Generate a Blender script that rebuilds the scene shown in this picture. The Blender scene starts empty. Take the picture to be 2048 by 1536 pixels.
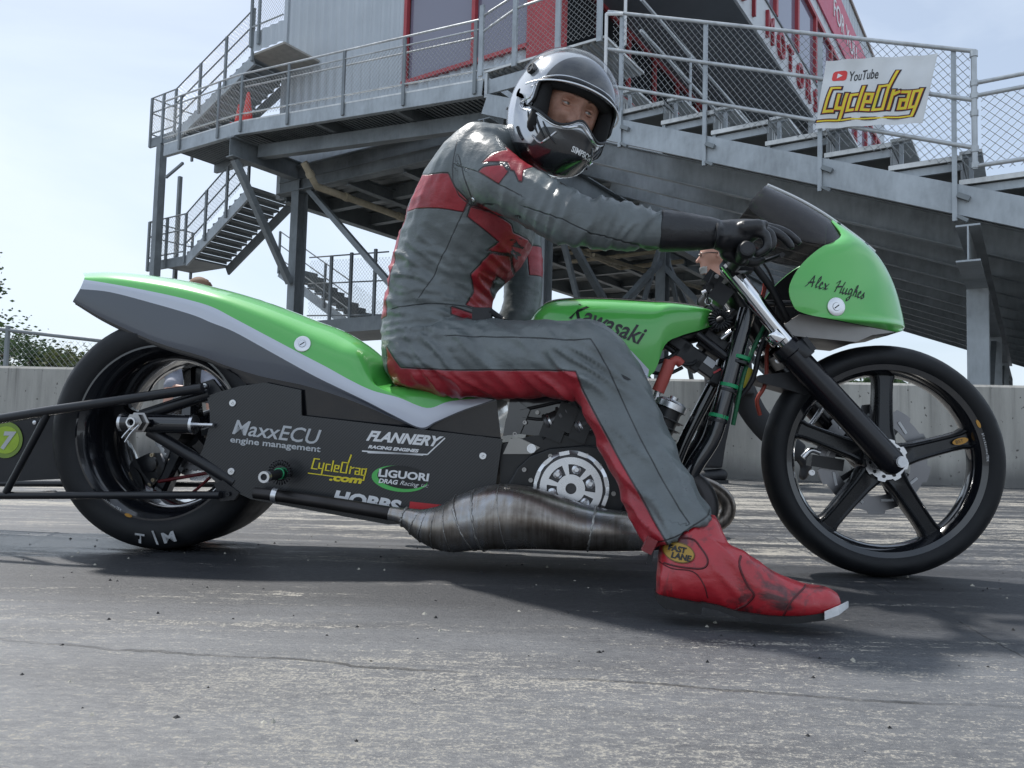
import bpy, bmesh, math, random
from mathutils import Vector, Matrix, noise
from mathutils.bvhtree import BVHTree
from mathutils.geometry import tessellate_polygon
random.seed(7)
R = math.radians
sc = bpy.context.scene
COL = sc.collection
# ------------------------------------------------------------------ camera, world, sun, exposure
CAM_H, FPX = .357, 1538.0
CAM_R = (Matrix.Rotation(math.pi/2 + R(3.5), 3, 'X') @ Matrix.Rotation(R(1.5), 3, 'Z'))
CAM_P = Vector((0, 0, CAM_H))
cam = bpy.data.cameras.new('camera'); cam.sensor_width = 36; cam.lens = 36*FPX/2048
cam.clip_start = .05; cam.clip_end = 3000
co = bpy.data.objects.new('camera', cam); COL.objects.link(co)
co.matrix_world = Matrix.Translation(CAM_P) @ CAM_R.to_4x4()
sc.camera = co
SUN = Vector((-.50, .62, 1.25)).normalized()          # towards the sun: behind the bike, to the left, high
sun = bpy.data.lights.new('sun', 'SUN'); sun.energy = 3.4; sun.angle = R(2.2); sun.color = (1, .965, .915)
so = bpy.data.objects.new('sun', sun); COL.objects.link(so)
so.rotation_euler = SUN.to_track_quat('Z', 'Y').to_euler()
w = bpy.data.worlds.new('World'); sc.world = w; w.use_nodes = True
nt = w.node_tree; nt.nodes.clear(); L = nt.links.new
out = nt.nodes.new('ShaderNodeOutputWorld'); bg = nt.nodes.new('ShaderNodeBackground')
sky = nt.nodes.new('ShaderNodeTexSky'); sky.sky_type = 'NISHITA'; sky.sun_disc = False
sky.sun_elevation = math.asin(SUN.z); sky.sun_rotation = math.atan2(SUN.x, SUN.y)
sky.air_density = 1.0; sky.dust_density = 1.6; sky.ozone_density = 1.3; sky.altitude = 100
tc = nt.nodes.new('ShaderNodeTexCoord'); mp = nt.nodes.new('ShaderNodeMapping'); mp.inputs['Scale'].default_value = (1, 1, 2.6)
mp.inputs['Location'].default_value = (.35, .2, .1)
nz = nt.nodes.new('ShaderNodeTexNoise'); nz.inputs['Scale'].default_value = 1.7; nz.inputs['Detail'].default_value = 7; nz.inputs['Roughness'].default_value = .52
nz.inputs['Distortion'].default_value = .5
cr = nt.nodes.new('ShaderNodeValToRGB'); cr.color_ramp.elements[0].position = .38; cr.color_ramp.elements[1].position = .66
cr.color_ramp.elements[0].color = (.42, .42, .42, 1); cr.color_ramp.elements[1].color = (.96, .96, .96, 1)
mx = nt.nodes.new('ShaderNodeMix'); mx.data_type = 'RGBA'
mx.inputs['B'].default_value = (6.5, 7.35, 8.4, 1)      # lit thin cloud
L(tc.outputs['Generated'], mp.inputs['Vector']); L(mp.outputs[0], nz.inputs['Vector']); L(nz.outputs['Fac'], cr.inputs['Fac'])
L(cr.outputs['Color'], mx.inputs['Factor']); L(sky.outputs[0], mx.inputs['A']); L(mx.outputs['Result'], bg.inputs['Color'])
bg.inputs['Strength'].default_value = .1
L(bg.outputs[0], out.inputs['Surface'])
sc.view_settings.view_transform = 'Standard'; sc.view_settings.look = 'None'
sc.view_settings.exposure = .45; sc.view_settings.gamma = 1
sc.render.engine = 'CYCLES'; sc.cycles.max_bounces = 6; sc.cycles.diffuse_bounces = 3; sc.cycles.glossy_bounces = 3; sc.cycles.transparent_max_bounces = 12; sc.cycles.caustics_reflective = False; sc.cycles.caustics_refractive = False
# ------------------------------------------------------------------ helpers
def V3(*a): return Vector(a)
def ray(px, py): return CAM_R @ Vector(((px-1024)/FPX, (768-py)/FPX, -1))
def hitp(px, py, P, N):                                # a measured pixel -> the point where it lies on a plane of the place
    d = ray(px, py); return CAM_P + d*((P-CAM_P).dot(N)/d.dot(N))
def ground(px, py, z=0): return hitp(px, py, V3(0, 0, z), V3(0, 0, 1))
def meta(o, label=None, cat=None, group=None, kind=None):
    for k, v in (('label', label), ('category', cat), ('group', group), ('kind', kind)):
        if v: o[k] = v
    return o
def empty(name, loc=(0, 0, 0), rz=0, parent=None, **kw):
    o = bpy.data.objects.new(name, None); COL.objects.link(o); o.location = loc; o.rotation_euler.z = rz; o.empty_display_size = .1
    if parent: o.parent = parent
    return meta(o, **kw)
def perp(d):
    a = V3(0, 0, 1) if abs(d.z) < .9*d.length else V3(1, 0, 0)
    u = d.cross(a).normalized(); return u, u.cross(d).normalized()
def crom(pts, n):                                      # Catmull-Rom through points (Vectors of any size), n per span
    pts = [Vector(p) for p in pts]; o = []
    for i in range(len(pts)-1):
        p0 = pts[i-1] if i else pts[0]*2-pts[1]; p1, p2 = pts[i], pts[i+1]
        p3 = pts[i+2] if i+2 < len(pts) else pts[-1]*2-pts[-2]
        for k in range(n):
            t = k/n
            o.append(.5*((2*p1)+(p2-p0)*t+(2*p0-5*p1+4*p2-p3)*t*t+(3*p1-p0-3*p2+p3)*t**3))
    o.append(pts[-1]); return o
class MB:
    def __init__(s): s.v = []; s.f = []; s.m = []
    def add(s, vs, fs, mi=0):
        b = len(s.v); s.v += [Vector(v) for v in vs]; s.f += [[b+i for i in f] for f in fs]; s.m += [mi]*len(fs); return s
    def box(s, c, size, rot=None, mi=0):
        hx, hy, hz = [q/2 for q in size]; c = Vector(c)
        vs = [V3(x, y, z) for x in (-hx, hx) for y in (-hy, hy) for z in (-hz, hz)]
        if rot is not None: vs = [rot @ v for v in vs]
        return s.add([v+c for v in vs], [(0, 1, 3, 2), (4, 6, 7, 5), (0, 4, 5, 1), (2, 3, 7, 6), (0, 2, 6, 4), (1, 5, 7, 3)], mi)
    def beam(s, a, b, wd, ht, up=(0, 0, 1), mi=0, off=0):  # bar from a to b, ht along up
        a, b = Vector(a), Vector(b); d = (b-a).normalized(); side = d.cross(Vector(up)).normalized(); u = side.cross(d)
        vs = [p+side*x*wd/2+u*(y*ht/2+off) for p in (a, b) for x, y in ((-1, -1), (1, -1), (1, 1), (-1, 1))]
        return s.add(vs, [(3, 2, 1, 0), (4, 5, 6, 7), (0, 1, 5, 4), (1, 2, 6, 5), (2, 3, 7, 6), (3, 0, 4, 7)], mi)
    def ibeam(s, a, b, wd, ht, up=(0, 0, 1), t=.016, mi=0):
        s.beam(a, b, t*.8, ht-2*t, up, mi); s.beam(a, b, wd, t, up, mi, ht/2-t/2); return s.beam(a, b, wd, t, up, mi, -ht/2+t/2)
    def tube(s, pts, r, n=8, caps=True, mi=0, closed=False):
        pts = [Vector(p) for p in pts]; k = len(pts); rr = r if isinstance(r, (list, tuple)) else [r]*k
        vs = []; pu = None
        for i, p in enumerate(pts):
            if closed: d = pts[(i+1) % k]-pts[i-1]
            else: d = pts[min(i+1, k-1)]-pts[max(i-1, 0)]
            d.normalize()
            if pu is None: u, q = perp(d)
            else: u = (pu-d*pu.dot(d)).normalized(); q = u.cross(d)
            pu = u
            vs += [p+(u*math.cos(2*math.pi*j/n)+q*math.sin(2*math.pi*j/n))*rr[i] for j in range(n)]
        fs = []
        for i in range(k if closed else k-1):
            a, b = i*n, ((i+1) % k)*n
            fs += [(a+j, a+(j+1) % n, b+(j+1) % n, b+j) for j in range(n)]
        if caps and not closed: fs += [list(range(n))[::-1], [(k-1)*n+j for j in range(n)]]
        return s.add(vs, fs, mi)
    def lathe(s, o, ax, prof, n=32, mi=0, close=False):      # prof = (radius, distance along axis)
        o, ax = Vector(o), Vector(ax).normalized(); u, q = perp(ax); k = len(prof); vs = []
        for r, h in prof: vs += [o+ax*h+(u*math.cos(2*math.pi*j/n)+q*math.sin(2*math.pi*j/n))*r for j in range(n)]
        fs = []
        for i in range(k if close else k-1):
            a, b = i*n, ((i+1) % k)*n
            mm = mi[i] if isinstance(mi, (list, tuple)) else mi
            s.add([], []); fs.append((a, b, mm))
        base = len(s.v); s.v += vs
        for a, b, mm in fs:
            for j in range(n): s.f.append([base+a+j, base+a+(j+1) % n, base+b+(j+1) % n, base+b+j]); s.m.append(mm)
        return s
    def prism(s, poly, d, mi=0):                          # poly: 3D points on a plane, d: extrusion vector
        poly = [Vector(p) for p in poly]; d = Vector(d); k = len(poly)
        tris = tessellate_polygon([poly]); vs = poly+[p+d for p in poly]
        fs = [list(t) for t in tris]+[[i+k for i in t][::-1] for t in tris]+[[i, (i+1) % k, (i+1) % k+k, i+k] for i in range(k)]
        return s.add(vs, fs, mi)
    def grid(s, P, mi=0, closeu=False, closev=False, mfun=None):
        nu, nv = len(P), len(P[0]); b = len(s.v)
        for row in P: s.v += [Vector(p) for p in row]
        for i in range(nu if closeu else nu-1):
            for j in range(nv if closev else nv-1):
                s.f.append([b+i*nv+j, b+i*nv+(j+1) % nv, b+((i+1) % nu)*nv+(j+1) % nv, b+((i+1) % nu)*nv+j])
                s.m.append(mfun(i, j) if mfun else mi)
        return s
    def mesh(s, name='m'):
        me = bpy.data.meshes.new(name); me.from_pydata(s.v, [], s.f); return me
    def build(s, name, mats, parent=None, smooth=None, loc=None, fix=True, **kw):
        me = s.mesh(name); mats = mats if isinstance(mats, (list, tuple)) else [mats]
        for m in mats: me.materials.append(m)
        if len(mats) > 1: me.polygons.foreach_set('material_index', s.m)
        if fix:
            bm = bmesh.new(); bm.from_mesh(me); bmesh.ops.recalc_face_normals(bm, faces=bm.faces); bm.to_mesh(me); bm.free()
        if smooth:
            me.polygons.foreach_set('use_smooth', [True]*len(me.polygons)); me.set_sharp_from_angle(angle=R(smooth))
        o = bpy.data.objects.new(name, me); COL.objects.link(o)
        if parent: o.parent = parent
        if loc: o.location = loc
        return meta(o, **kw)
def link(name, me, parent=None, loc=None, **kw):
    o = bpy.data.objects.new(name, me); COL.objects.link(o)
    if parent: o.parent = parent
    if loc: o.location = loc
    return meta(o, **kw)
def copy_tree(o, parent=None):
    c = o.copy(); COL.objects.link(c); c.parent = parent
    for ch in list(o.children): copy_tree(ch, c)
    return c
def baked(o):                                          # a mesh with the object's modifiers applied
    dg = bpy.context.evaluated_depsgraph_get(); dg.update()
    return bpy.data.meshes.new_from_object(o.evaluated_get(dg))
# ------------------------------------------------------------------ materials
class N:
    def __init__(s, name):
        s.m = bpy.data.materials.new(name); s.m.use_nodes = True; s.t = s.m.node_tree
        s.b = s.t.nodes['Principled BSDF']; s.tc = s.t.nodes.new('ShaderNodeTexCoord')
    def l(s, a, b): s.t.links.new(a, b)
    def n(s, k, **kw):
        x = s.t.nodes.new('ShaderNode'+k)
        for q, v in kw.items():
            if q in x.inputs.keys(): x.inputs[q].default_value = v
            else: setattr(x, q, v)
        return x
    def co(s, scale=(1, 1, 1), rot=(0, 0, 0), kind='Object', loc=(0, 0, 0)):
        m = s.n('Mapping'); m.inputs['Scale'].default_value = scale; m.inputs['Rotation'].default_value = rot; m.inputs['Location'].default_value = loc
        s.l(s.tc.outputs[kind], m.inputs[0]); return m.outputs[0]
    def noise(s, vec, scale, detail=4, rough=.55, dist=0):
        x = s.n('TexNoise', Scale=scale, Detail=detail, Roughness=rough, Distortion=dist); s.l(vec, x.inputs['Vector']); return x.outputs['Fac']
    def ramp(s, fac, stops):
        r = s.n('ValToRGB'); e = r.color_ramp.elements
        while len(e) < len(stops): e.new(.5)
        for i, (p, c) in enumerate(stops):
            e[i].position = p; e[i].color = (*c, 1) if isinstance(c, (tuple, list)) else (c, c, c, 1)
        s.l(fac, r.inputs[0]); return r.outputs[0]
    def mix(s, fac, a, b, mode='MIX'):
        x = s.n('Mix', data_type='RGBA', blend_type=mode)
        for k, v in (('Factor', fac), ('A', a), ('B', b)):
            if hasattr(v, 'is_output'): s.l(v, x.inputs[k])
            elif k == 'Factor': x.inputs[k].default_value = v
            else: x.inputs[k].default_value = (*v, 1) if isinstance(v, (tuple, list)) else (v, v, v, 1)
        return x.outputs['Result']
    def math(s, op, a, b=0, c=None):
        x = s.n('Math', operation=op)
        for i, v in enumerate((a, b, c)):
            if v is None: continue
            if hasattr(v, 'is_output'): s.l(v, x.inputs[i])
            else: x.inputs[i].default_value = v
        return x.outputs[0]
    def bump(s, h, strength=.3, dist=.01):
        b = s.n('Bump', Strength=strength, Distance=dist); s.l(h, b.inputs['Height'])
        p = s.b.inputs['Normal']
        if p.is_linked: s.l(p.links[0].from_socket, b.inputs['Normal'])
        s.l(b.outputs[0], p)
    def set(s, **kw):
        for k, v in kw.items():
            i = s.b.inputs[k.replace('_', ' ')]
            if hasattr(v, 'is_output'): s.l(v, i)
            elif isinstance(v, (tuple, list)) and len(v) == 3: i.default_value = (*v, 1)
            else: i.default_value = v
        return s
def plain(name, c, rough=.5, metal=0, var=.12, scale=6, bump=0, coat=0, bscale=60, rvar=.12):
    n = N(name); f = n.noise(n.co(), scale, 5)
    lo = tuple(max(0, x*(1-var)) for x in c); hi = tuple(min(1, x*(1+var)) for x in c)
    n.set(Base_Color=n.ramp(f, [(.3, lo), (.7, hi)]), Metallic=metal,
          Roughness=n.ramp(n.noise(n.co(), scale*3, 4), [(.3, max(.02, rough-rvar*rough)), (.7, min(1, rough+rvar*rough))]))
    if coat: n.set(Coat_Weight=coat, Coat_Roughness=.04)
    if bump: n.bump(n.noise(n.co(), bscale, 4), bump, .002)
    return n.m
def steel(name, c, rough=.5, metal=.55):
    n = N(name); big = n.noise(n.co(), 1.4, 6, .62, .4); fine = n.noise(n.co((1, 1, .3)), 14, 5)
    f = n.math('ADD', n.math('MULTIPLY', big, .65), n.math('MULTIPLY', fine, .35))
    n.set(Base_Color=n.ramp(f, [(.32, tuple(x*.66 for x in c)), (.5, c), (.68, tuple(min(1, x*1.28) for x in c))]), Metallic=metal,
          Roughness=n.ramp(fine, [(.3, rough*.8), (.7, min(1, rough*1.2))]))
    n.bump(fine, .12, .004); return n.m
M = {}
M['galv'] = steel('galvanised_steel', (.40, .435, .46), .5, .35)
M['galv_light'] = steel('galvanised_pipe', (.50, .525, .54), .38, .45)
M['galv_dark'] = steel('weathered_steel', (.235, .26, .275), .6, .25)
M['deck'] = steel('deck_metal', (.27, .285, .29), .6, .2)
M['alu'] = steel('aluminium_plank', (.66, .67, .66), .42, .3)
M['wire'] = plain('chain_link_wire', (.42, .44, .45), .45, .5)
M['black'] = plain('black_paint', (.009, .010, .013), .30, 0, .2, 9)
M['black_gloss'] = plain('black_gloss', (.008, .009, .012), .12, 0, .1, 3, coat=1, rvar=.3)
M['black_rubber'] = plain('black_plastic', (.011, .012, .015), .5, 0, .2, 9, bump=.1)
M['alloy'] = plain('machined_alloy', (.72, .73, .75), .28, 1, .06, 12)
M['chrome'] = plain('chrome', (.82, .83, .85), .07, 1, .03, 5)
M['red_plastic'] = plain('red_plastic', (.44, .085, .07), .5)
M['green_tie'] = plain('green_tie', (.01, .32, .12), .4)
M['white'] = plain('white_vinyl', (.80, .81, .82), .35, 0, .03)
M['grey_vinyl'] = plain('grey_vinyl', (.50, .52, .54), .4, 0, .05)
M['ink'] = plain('black_vinyl', (.010, .011, .013), .3)
M['yellow'] = plain('yellow_vinyl', (.80, .66, .03), .4, 0, .05)
M['red_vinyl'] = plain('red_vinyl', (.55, .03, .04), .4, 0, .06)
M['green_vinyl'] = plain('green_vinyl', (.10, .52, .12), .4, 0, .05)
M['glass_dark'] = plain('dark_glass', (.015, .017, .02), .06, 0, .1, 1)
M['skin'] = plain('skin', (.48, .26, .19), .5, 0, .16, 24, bump=.12, bscale=180)
# ------------------------------------------------------------------ the setting: ground, barrier wall, fence, trees
BYAW = R(-6.2)
def ground_mat():
    n = N('drag_strip_surface'); rot = (0, 0, -BYAW)
    st = n.noise(n.co((.7, 11, 1), rot), 1.0, 9, .68, .35)           # rubber laid along the lane
    st2 = n.noise(n.co((5, 60, 1), rot), 1.0, 7, .72, .3)
    pa = n.noise(n.co((.8, 1.9, 1), rot), 1.0, 5, .6, .6)
    sp = n.noise(n.co(), 190, 3, .8)
    sp2 = n.noise(n.co((1, 2.6, 1), rot), 48, 6, .75)
    chip = n.noise(n.co((9, 34, 1), rot), 1.0, 8, .78, .4)            # scuffed places where the concrete shows
    fleck = n.noise(n.co((1, 2.2, 1), rot), 34, 8, .82, .2)
    sep = n.n('SeparateXYZ'); n.l(n.co((1, 1, 1), rot), sep.inputs[0]); Y = sep.outputs[1]; X = sep.outputs[0]
    lane = n.ramp(n.math('MULTIPLY', n.math('ADD', Y, 2), .1), [(.25, .39), (.31, .34), (.345, .30), (.365, .22), (.42, .25), (.455, .40), (.60, .43), (1, .42)])  # bare share across the track
    bare = n.math('ADD', n.math('MULTIPLY', n.math('SUBTRACT', pa, .5), .85), n.math('MULTIPLY', n.math('SUBTRACT', st, .5), 1.25))
    bare = n.math('ADD', bare, n.math('MULTIPLY', n.math('SUBTRACT', st2, .5), .55))
    bare = n.math('ADD', bare, n.math('MULTIPLY', n.math('SUBTRACT', chip, .5), 1.0))
    bare = n.math('ADD', bare, n.math('MULTIPLY', n.math('ADD', n.math('MULTIPLY', n.math('SUBTRACT', sp, .5), .6), n.math('SUBTRACT', fleck, .5)), 1.15))
    bare = n.math('ADD', bare, lane)
    near_ = n.ramp(n.math('MULTIPLY', Y, .2), [(.20, 1), (.30, 0)])
    bare = n.math('SUBTRACT', bare, n.math('MULTIPLY', near_, n.math('MULTIPLY', n.math('ADD', n.math('SUBTRACT', chip, .5), n.math('SUBTRACT', st, .5)), .8)))
    bare = n.math('ADD', bare, n.math('MULTIPLY', near_, n.math('MULTIPLY', n.math('ADD', n.math('SUBTRACT', sp, .5), n.math('SUBTRACT', fleck, .5)), 1.1)))
    mask = n.ramp(n.math('SUBTRACT', 1, bare), [(.40, 0), (.50, .85), (.56, 1)])
    conc = n.mix(n.ramp(sp, [(.38, 0), (.62, 1)]), (.22, .21, .185), (.46, .43, .37))
    conc = n.mix(n.math('MULTIPLY', near_, .5), conc, (.15, .15, .146))
    far_ = n.ramp(n.math('MULTIPLY', Y, .1), [(.13, 0), (.20, 1)])
    rub = n.mix(n.ramp(n.noise(n.co((1.1, 5, 1), rot), 1.3, 7, .68, .5), [(.32, 0), (.68, 1)]), (.050, .054, .063), (.138, .145, .158))
    rub = n.mix(n.math('MULTIPLY', far_, n.ramp(st, [(.44, .95), (.62, .25)])), rub, (.017, .019, .023))
    rub = n.mix(n.ramp(sp2, [(.40, .0), (.72, .5)]), rub, (.165, .168, .172))
    rub = n.mix(n.ramp(sp2, [(.25, .5), (.42, .0)]), rub, (.03, .032, .035))
    rub = n.mix(n.ramp(n.math('MULTIPLY', Y, .2), [(.16, .5), (.30, 0)]), rub, n.mix(n.ramp(fleck, [(.36, 0), (.62, 1)]), (.085, .088, .094), (.235, .235, .23)))
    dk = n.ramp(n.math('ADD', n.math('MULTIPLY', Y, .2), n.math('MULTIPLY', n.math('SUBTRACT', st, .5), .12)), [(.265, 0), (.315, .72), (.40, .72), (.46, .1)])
    rub = n.mix(dk, rub, (.022, .024, .028))  # rubbered lane; the tint also deepens the bike's shadow area
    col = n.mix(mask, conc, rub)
    wob = n.math('MULTIPLY', n.math('SUBTRACT', n.noise(n.co(), 3.5, 5, .6), .5), .085)
    def crack(p, q, wd, gap=.35):
        a, b = ground(*p), ground(*q); d = (b-a).normalized(); nn = V3(-d.y, d.x, 0)
        dot = n.n('VectorMath', operation='DOT_PRODUCT'); n.l(n.tc.outputs['Object'], dot.inputs[0]); dot.inputs[1].default_value = nn
        e = n.math('ABSOLUTE', n.math('ADD', n.math('SUBTRACT', dot.outputs['Value'], a.dot(nn)), wob))
        k = n.math('SUBTRACT', 1, n.math('DIVIDE', e, wd)); k = n.math('MAXIMUM', k, 0)
        g = n.ramp(n.noise(n.co((1, 1, 1), (0, 0, .7)), 2.4, 6, .75), [(gap, 0), (gap+.2, 1)])
        return n.math('MULTIPLY', n.ramp(k, [(0, 0), (.4, 1)]), g)
    c1 = crack((0, 1282), (2048, 1420), .006, .40); c2 = crack((1750, 1170), (2048, 1310), .003, .36)
    cc = n.math('MAXIMUM', c1, c2)
    col = n.mix(n.math('MULTIPLY', cc, .85), col, (.02, .021, .023))
    wc = ground(60, 1085)                                            # water and traction compound beside the rear tyre
    vm = n.n('VectorMath', operation='SUBTRACT'); n.l(n.tc.outputs['Object'], vm.inputs[0]); vm.inputs[1].default_value = wc
    vs = n.n('VectorMath', operation='MULTIPLY'); n.l(vm.outputs[0], vs.inputs[0]); vs.inputs[1].default_value = (.9, 2.6, 0)
    ln = n.n('VectorMath', operation='LENGTH'); n.l(vs.outputs[0], ln.inputs[0])
    wet = n.ramp(n.math('ADD', ln.outputs['Value'], n.math('MULTIPLY', n.math('SUBTRACT', n.noise(n.co((1, 4, 1), rot), 5, 5, .6), .5), 1.3)), [(.38, 1), (.62, 0)])
    col = n.mix(n.math('MULTIPLY', wet, .55), col, (.03, .032, .034))
    rg = n.mix(mask, .85, n.ramp(sp2, [(.3, .34), (.7, .60)])); rg = n.mix(wet, rg, .13)
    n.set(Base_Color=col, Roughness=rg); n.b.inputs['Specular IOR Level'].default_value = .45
    h = n.math('ADD', n.math('MULTIPLY', sp, .45), n.math('MULTIPLY', sp2, .8)); h = n.math('SUBTRACT', h, n.math('MULTIPLY', cc, 1.2))
    h = n.math('MULTIPLY', h, n.math('SUBTRACT', 1, n.math('MULTIPLY', wet, .85)))
    n.bump(h, .55, .006); return n.m
mb = MB(); mb.add([(-400, -30, 0), (400, -30, 0), (400, 900, 0), (-400, 900, 0)], [(0, 1, 2, 3)])
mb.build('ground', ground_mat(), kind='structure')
# rubber crumbs and grit on the track
def crumbs():
    rnd = random.Random(3); mb = MB()
    for i in range(300):
        if i < 260: p = V3(rnd.uniform(-1.5, 1.7), rnd.uniform(.75, 2.6), 0)
        else: p = V3(rnd.uniform(-3, 3), rnd.uniform(2.2, 6), 0)
        s = rnd.uniform(.0012, .0045) * (1 if rnd.random() < .93 else 1.8)
        k = rnd.random()*6
        vs = [p+V3(math.cos(k+a)*s*rnd.uniform(.6, 1.5), math.sin(k+a)*s*rnd.uniform(.6, 1.2), 0) for a in (0, 1.6, 3.1, 4.7)]+[p+V3(0, 0, s*rnd.uniform(.7, 1.2))]
        mb.add(vs, [(0, 1, 4), (1, 2, 4), (2, 3, 4), (3, 0, 4), (3, 2, 1, 0)], 0 if rnd.random() < .6 else 1)
    mb.build('rubber_crumbs', [plain('rubber_crumb', (.02, .02, .021), .8), plain('grit', (.42, .40, .34), .9)], kind='stuff',
             label='small black rubber crumbs and grit scattered on the track', cat='debris')
crumbs()
# the concrete barrier behind the bike
def wall():
    n = N('barrier_concrete'); a = n.noise(n.co((1, 1, .35)), 1.6, 7, .65); b = n.noise(n.co((3.5, 3.5, .35)), 2.6, 6, .7); c = n.noise(n.co(), 70, 4, .7)
    col = n.ramp(n.math('ADD', n.math('MULTIPLY', a, .55), n.math('MULTIPLY', b, .45)), [(.33, (.27, .262, .24)), (.5, (.41, .398, .365)), (.66, (.50, .488, .45))])
    sep = n.n('SeparateXYZ'); n.l(n.co(), sep.inputs[0])
    drip = n.math('MULTIPLY', n.ramp(n.noise(n.co((7, 7, .12)), 1.2, 5, .7), [(.52, 0), (.7, 1)]), n.ramp(n.math('ADD', sep.outputs[2], n.math('MULTIPLY', b, .3)), [(.5, 0), (.95, .8)]))
    col = n.mix(drip, col, (.13, .128, .12))
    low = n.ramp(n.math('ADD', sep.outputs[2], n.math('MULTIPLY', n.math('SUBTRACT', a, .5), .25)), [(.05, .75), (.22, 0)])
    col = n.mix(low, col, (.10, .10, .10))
    pit = n.ramp(n.noise(n.co(), 26, 2, .5), [(.27, 1), (.31, 0)]); col = n.mix(pit, col, (.12, .115, .105))
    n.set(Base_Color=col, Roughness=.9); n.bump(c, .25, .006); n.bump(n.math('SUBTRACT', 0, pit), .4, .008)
    W0, W1 = V3(-4.90, 7.34, 0), V3(4.10, 6.44, 0); d = (W1-W0).normalized(); yaw = math.atan2(d.y, d.x)
    root = empty('concrete_barrier', W0, yaw, label='long low weathered grey concrete barrier wall behind the motorcycle', cat='wall')
    x = -13.0; k = 0
    for ln in (6.1,)*6:
        mb = MB(); x0, x1 = x+.006, x+ln-.006; dz = (.004, -.004, .002, 0, .005, -.003)[k]
        prof = [(-.02, 0), (-.005, .83), (.012, .85+dz), (.238, .85+dz), (.255, .83), (.27, 0)]
        mb.grid([[V3(xx, p[0], p[1]) for p in prof] for xx in (x0, x1)]); mb.add([V3(x0, *p) for p in prof], [range(6)]); mb.add([V3(x1, *p) for p in prof], [range(6)])
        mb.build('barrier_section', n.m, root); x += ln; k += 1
    return root
wall()
def chainlink(mb, O, U, Vv, w, h, pitch=.075, r=.0022, mi=0):
    O, U, Vv = Vector(O), Vector(U).normalized(), Vector(Vv).normalized()
    k = -h
    while k < w:
        for sg in (1, -1):
            a0, b0 = max(0, k), min(w, k+h)
            if b0-a0 < .01: continue
            v0, v1 = a0-k, b0-k
            if sg < 0: v0, v1 = h-v0, h-v1
            mb.tube([O+U*a0+Vv*v0, O+U*b0+Vv*v1], r, 3, False, mi)
        k += pitch
    return mb
# chain-link fence beyond the barrier, at the left
def left_fence():
    a, b = hitp(-40, 662, V3(0, 9.2, 0), V3(.12, 1, 0)), hitp(190, 683, V3(0, 9.2, 0), V3(.12, 1, 0))
    d = (b-a); d.z = 0; d.normalize(); root = empty('chain_link_fence', V3(a.x, a.y, 0)-d*3, math.atan2(d.y, d.x), label='galvanised chain-link fence above the barrier at the far left', cat='fence')
    zt = a.z+.12; sl = (b.z-a.z)/((b-a).length)
    MB().tube([(0, 0, zt-sl*3), (9, 0, zt+sl*6-.2)], .026, 10).build('top_rail', M['galv_dark'], root, 40)
    for x in (.2, 3.4, 6.6): MB().tube([(x, 0, 0), (x, 0, zt+sl*(x-3)-.02)], .03, 8).build('post', M['galv_dark'], root, 40)
    mb = chainlink(MB(), (0, .02, .02), (1, 0, sl), (0, 0, 1), 8.9, zt+.06, .085, .002); o = mb.build('mesh', M['wire'], root, fix=False); o['kind'] = 'stuff'
left_fence()
# ------------------------------------------------------------------ trees
def leaf_mat(name, c):
    n = N(name); oi = n.n('ObjectInfo'); f = n.noise(n.co(), 1.3, 4)
    col = n.ramp(f, [(.3, tuple(x*.6 for x in c)), (.52, c), (.72, tuple(min(1, x*1.5) for x in c))])
    n.set(Base_Color=col, Roughness=.6); n.b.inputs['Subsurface Weight'].default_value = 0
    tr = n.n('BsdfTranslucent'); n.l(col, tr.inputs[0]); ms = n.n('MixShader'); ms.inputs[0].default_value = .3
    o = n.t.nodes['Material Output']; n.l(n.b.outputs[0], ms.inputs[1]); n.l(tr.outputs[0], ms.inputs[2]); n.l(ms.outputs[0], o.inputs[0]); return n.m
LEAF = [leaf_mat('leaves_mid', (.055, .095, .035)), leaf_mat('leaves_dark', (.035, .065, .028)), leaf_mat('leaves_olive', (.085, .105, .04))]
BARK = plain('bark', (.11, .085, .065), .9, 0, .3, 8, bump=.4)
def tree(loc, h, rad, label, lm, nleaf=2600, leaf=.16, base=.3, group=None, seed=1, name='tree'):
    rnd = random.Random(seed); root = empty(name, loc, rnd.random()*6, label=label, cat='tree' if name == 'tree' else 'bush', group=group)
    mb = MB(); top = V3(rnd.uniform(-.2, .2), rnd.uniform(-.2, .2), h*.9)
    mb.tube([V3(0, 0, 0), V3(.05, .03, h*.3), top*.6, top], [h*.032, h*.025, h*.015, h*.004], 8)
    cl = []
    for i in range(26):
        z = h*(base+(1-base)*rnd.random()**.9); q = (z/h-base)/(1-base); rr = rad*(.35+.75*math.sin(math.pi*min(1, .15+q*.82)))*rnd.uniform(.45, 1.0)
        a = rnd.random()*6.28; c = V3(math.cos(a)*rr, math.sin(a)*rr, z); cl.append((c, rad*rnd.uniform(.2, .42)))
        s = V3(0, 0, max(.15*h, z*.7)); mb.tube([s, (s+c)*.5+V3(0, 0, -.05*h), c], [h*.010, h*.006, h*.002], 5)
    cl.append((V3(0, 0, h*.93), rad*.3))
    mb.build('trunk', BARK, root, 60)
    mb = MB()
    for i in range(nleaf):
        c, r = cl[i % len(cl)]; p = c+Vector((rnd.gauss(0, .5), rnd.gauss(0, .5), rnd.gauss(0, .42)))*r
        a = Vector((rnd.gauss(0, 1), rnd.gauss(0, 1), rnd.gauss(0, .7))).normalized(); u, q = perp(a); s = leaf*rnd.uniform(.6, 1.4)
        mb.add([p-u*s*.5, p+q*s*.28, p+u*s*.5, p-q*s*.28], [(0, 1, 2, 3)])
    o = mb.build('crown', lm, root, fix=False); o['kind'] = 'stuff'
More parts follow.
